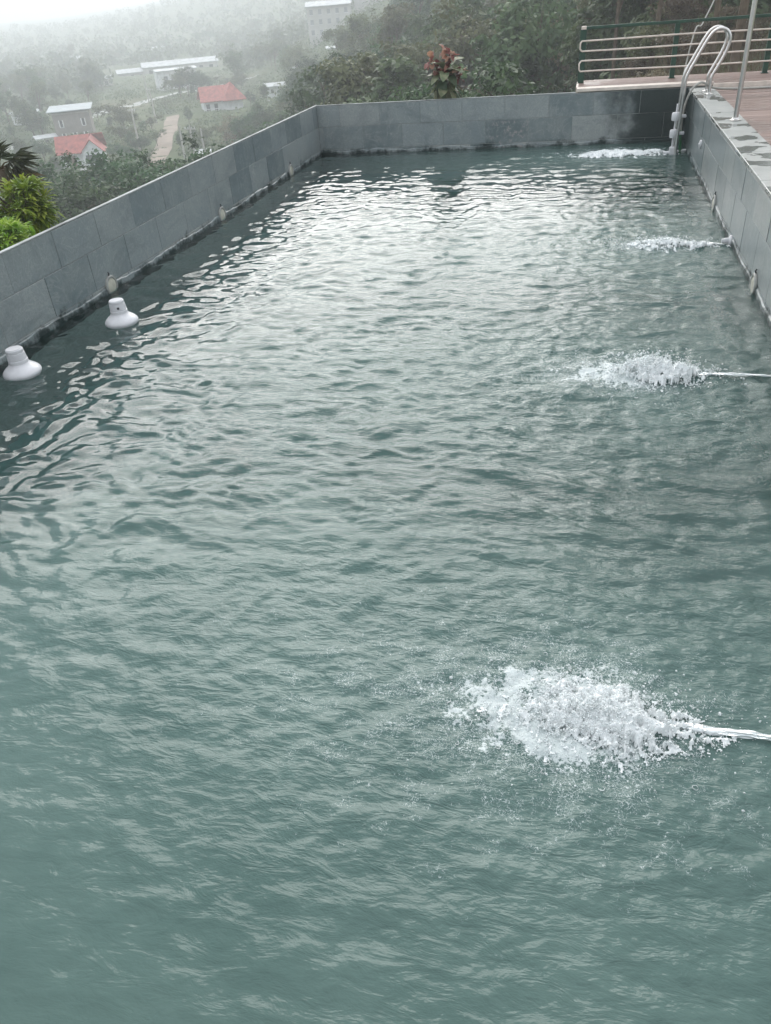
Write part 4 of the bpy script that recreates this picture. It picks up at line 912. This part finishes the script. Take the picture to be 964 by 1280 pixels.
MB().box(-2.4, -1.0, 0.12, 0.196, -1, 1.95).build('door', M['door'], h1); window(h1, 2.1, -1.25, 0.5, 2.2, 1.4)
MB().cbox(3.75, 3.95, -3.0, -2.8, -1, 2.2, .02).build('porch_post', M['wallw'], h1)
MB().box(-0.2, 4.6, -5.2, -1.2, -1.2, 0.12).build('terrace', M['pave'], h1)
p = at(94, 166, 205); g0 = gz(p[0], p[1])
h2 = empty('brick_house', (p[0], p[1], g0), face_cam(p[0], p[1]) + R(-6)); tag(h2, 'flat-topped grey brick house behind the cottage', 'house')
MB().box(-4.0, 4.0, 0, 7, -1, 5.9).build('wall', M['wallb'], h2)
MB().box(-3.9, 3.9, 0.3, 6.7, 5.9, 6.2).build('parapet', M['wallb'], h2)
slab_roof(h2, [(-4.9, -0.8, 6.5), (4.7, -0.8, 6.5), (4.7, 8.0, 7.0), (-4.9, 8.0, 7.0)], 0.16, 'tin')
for x in (-3.7, 0, 3.7): MB().box(x - .15, x + .15, 0.31, 0.6, 6.2, 6.45).build('roof_post', M['conc'], h2)
MB().box(-4.15, 4.15, -0.15, 0.02, 5.8, 6.05).build('band', M['conc'], h2)
for x in (-2.4, 2.4): window(h2, x, -0.03, 3.3, 0.55, 1.35, True)
for x in (-2.4, 0, 2.4): window(h2, x, -0.03, 0.6, 0.55, 1.35, True)
p = at(280, 142, 222); g0 = gz(p[0], p[1])
h3 = empty('villa', (p[0], p[1], g0 - 2.6), face_cam(p[0], p[1]) + R(6)); tag(h3, 'larger house with red hipped roof and white balcony', 'house')
MB().box(-4.6, 5.2, 0, 8, -2, 5.0).build('wall', M['wallw'], h3)
slab_roof(h3, [(-5.4, -0.8, 5.0), (0.6, -0.8, 5.0), (1.6, 3.5, 8.0), (-5.0, 3.5, 8.0)], 0.2, 'red')
slab_roof(h3, [(-5.0, 3.5, 8.0), (2.6, 3.5, 8.0), (6.0, 8.8, 5.0), (-5.4, 8.8, 5.0)], 0.2, 'red')
slab_roof(h3, [(0.2, -1.4, 4.9), (6.2, -1.4, 4.9), (3.0, 1.8, 8.6)], 0.2, 'red')
slab_roof(h3, [(6.2, -1.4, 4.9), (6.2, 8.8, 4.9), (3.0, 3.5, 8.5), (3.0, 1.8, 8.6)], 0.2, 'red')
slab_roof(h3, [(0.2, -1.4, 4.9), (3.0, 1.8, 8.6), (3.0, 3.5, 8.5), (0.2, 3.5, 7.2)], 0.2, 'red')
MB().box(-4.9, -0.5, -1.4, 0, 2.2, 2.5).build('balcony', M['wallw'], h3)
for i in range(8): MB().box(-4.85 + i*.58, -4.77 + i*.58, -1.36, -1.28, 2.5, 3.3).build('baluster', M['wallw'], h3)
MB().box(-4.9, -0.5, -1.4, -1.26, 3.3, 3.42).build('handrail', M['wallw'], h3)
MB().box(-4.9, -4.6, -1.4, -1.1, -2, 2.2).build('column', M['wallw'], h3); MB().box(-0.8, -0.5, -1.4, -1.1, -2, 2.2).build('column', M['wallw'], h3)
for x in (-3.6, -1.6): window(h3, x, -0.03, 2.6, 0.9, 1.7); window(h3, x, -0.03, -0.4, 0.9, 1.7)
def shed(name, px, py, r, Lx, Ly, h, roofmat, wallmat, label, rz=0.0, cat='shed', pitch=1.0, wins=0, sink=0.0):
    p = at(px, py, r); g0 = gz(p[0], p[1]) - sink; o = empty(name, (p[0], p[1], g0), face_cam(p[0], p[1]) + R(rz)); tag(o, label, cat)
    MB().box(-Lx/2, Lx/2, 0, Ly, -3, h).build('wall', M[wallmat], o)
    slab_roof(o, [(-Lx/2 - .5, -.7, h), (Lx/2 + .5, -.7, h), (Lx/2 + .5, Ly/2, h + pitch), (-Lx/2 - .5, Ly/2, h + pitch)], 0.2, roofmat)
    slab_roof(o, [(-Lx/2 - .5, Ly/2, h + pitch), (Lx/2 + .5, Ly/2, h + pitch), (Lx/2 + .5, Ly + .7, h), (-Lx/2 - .5, Ly + .7, h)], 0.2, roofmat)
    for i in range(wins): window(o, -Lx/2 + (i + .7)*Lx/(wins + .4), -0.03, h*.35, Lx/(wins + 1)*.4, h*.35)
    return o
shed('long_shed', 228, 92, 395, 32, 12, 4.0, 'tinw', 'wallp', 'longest white-roofed shed across the valley', 4, pitch=1.6, wins=7, sink=2.2)
shed('long_shed', 166, 95, 400, 12, 9, 3.5, 'tinw', 'wallp', 'short white-roofed shed at the end of the longest one', 4, pitch=1.3, wins=3, sink=2.0)
shed('white_block', 226, 118, 300, 13, 8, 5.5, 'tinw', 'wallw', 'plain white block with pale flat roof before the long shed', 8, 'building', 0.4, 3)
shed('field_shed', 200, 84, 520, 10, 8, 3.5, 'tinw', 'wallp', 'small pale shed behind the long white shed', 4, pitch=1.2, wins=2)
shed('field_shed', 90, 86, 520, 12, 8, 3.0, 'tinw', 'wallp', 'faint pale shed among the hazy woods across the valley', 4, pitch=1.2, wins=2)
o = shed('hillside_building', 414, 50, 285, 13.5, 9, 8.2, 'tinw', 'wallp', 'pale three-storey building on the hazy wooded hillside', -4, 'building', 1.2, 0)
for zz in (0.6, 3.4, 6.0):
    for i in range(5): window(o, -5.4 + i*2.7, -0.03, zz, 1.0, 1.3, mat='hazed_pane')
shed('annex', 474, 32, 292, 15, 6, 5.2, 'tinw', 'wallp', 'long low annex beside the three-storey hillside building', -4, 'building', 0.8, 4)
shed('hut', 376, 62, 225, 4.6, 4, 2.2, 'tinw', 'wallp', 'small pale hut below the three-storey building', 0, 'hut', 0.6, 2)
shed('hut', 341, 76, 215, 5.0, 4, 2.4, 'tinw', 'wallw', 'white hut with pale roof lower down the hillside', 0, 'hut', 0.6, 2)
shed('hut', 418, 58, 222, 3.4, 3, 1.8, 'tinw', 'wallp', 'tiny pale hut among trees under the annex', 0, 'hut', 0.4, 1)
shed('outbuilding', 38, 160, 235, 6, 4, 2.4, 'tinw', 'wallw', 'white outbuilding off by itself beside the grey road', 10, 'shed', 0.6, 1)
shed('outbuilding', 58, 172, 205, 4, 3, 1.8, 'tinw', 'wallp', 'tiny pale outbuilding between grey road and brick house', 10, 'shed', 0.5, 1)
shed('field_shed', 128, 106, 350, 8, 6, 2.6, 'tinw', 'wallp', 'hazy pale shed in the field short of the short white shed', 6, 'shed', 0.8, 2)
def pole(px, pyt, pyb, r, label, arm=True):
    p = at(px, pyb, r); t = at(px, pyt, r); g0 = gz(p[0], p[1]); o = empty('utility_pole', (p[0], p[1], g0), rnd.uniform(-.3, .3)); tag(o, label, 'pole'); h = max(3.0, t[2] - g0)
    MB().tube([(0, 0, -.5), (0, 0, h*.5), (0, 0, h)], [0.2, 0.17, 0.12], 8).build('shaft', M['conc'], o)
    if arm:
        a = MB().box(-0.9, 0.9, -0.06, 0.06, h - .7, h - .55).build('crossarm', M['conc'], o)
        for x in (-.8, -.3, .3, .8): MB().lathe([(0.03, h - .55), (0.07, h - .45), (0.03, h - .3), (0, h - .3)], 8, c=(x, 0, 0)).build('insulator', M['wallw'], a)
pole(172, 133, 172, 165, 'leaning-looking concrete pole between cottage and lane')
pole(195, 108, 150, 215, 'concrete pole at the top of the sandy lane')
pole(187, 92, 130, 262, 'concrete pole by the village road beyond the lane')
pole(228, 157, 180, 150, 'short pale post beside the sandy lane', False)
pole(244, 155, 195, 132, 'taller pale post between the lane and the larger house')
pole(256, 160, 190, 136, 'thin pale post below the larger red-roofed house', False)
p = at(252, 176, 140); g0 = gz(p[0], p[1]); o = empty('lean_to', (p[0], p[1], g0), face_cam(p[0], p[1])); tag(o, 'little white-roofed lean-to between the pale posts', 'shelter')
slab_roof(o, [(-1.3, -1, 1.9), (1.3, -1, 1.9), (1.3, 1, 2.3), (-1.3, 1, 2.3)], 0.08, 'tinw')
for x in (-1.1, 1.1):
    for y in (-.8, .8): MB().box(x - .05, x + .05, y - .05, y + .05, -1, 2.02 + .15*y).build('leg', M['conc'], o)

# ---------------------------------------------------------------- haze
hzm = bpy.data.materials.new('haze'); hzm.use_nodes = True; t = hzm.node_tree; t.nodes.remove(t.nodes['Principled BSDF'])
pv = t.nodes.new('ShaderNodeVolumePrincipled'); pv.inputs['Color'].default_value = (0.89, 0.92, 0.95, 1); pv.inputs['Density'].default_value = HAZE
pv.inputs['Anisotropy'].default_value = 0.35
t.links.new(pv.outputs[0], t.nodes['Material Output'].inputs['Volume'])
tag(MB().box(-2000, 2000, -2000, 2000, -26, 88).build('haze', hzm), kind='stuff')
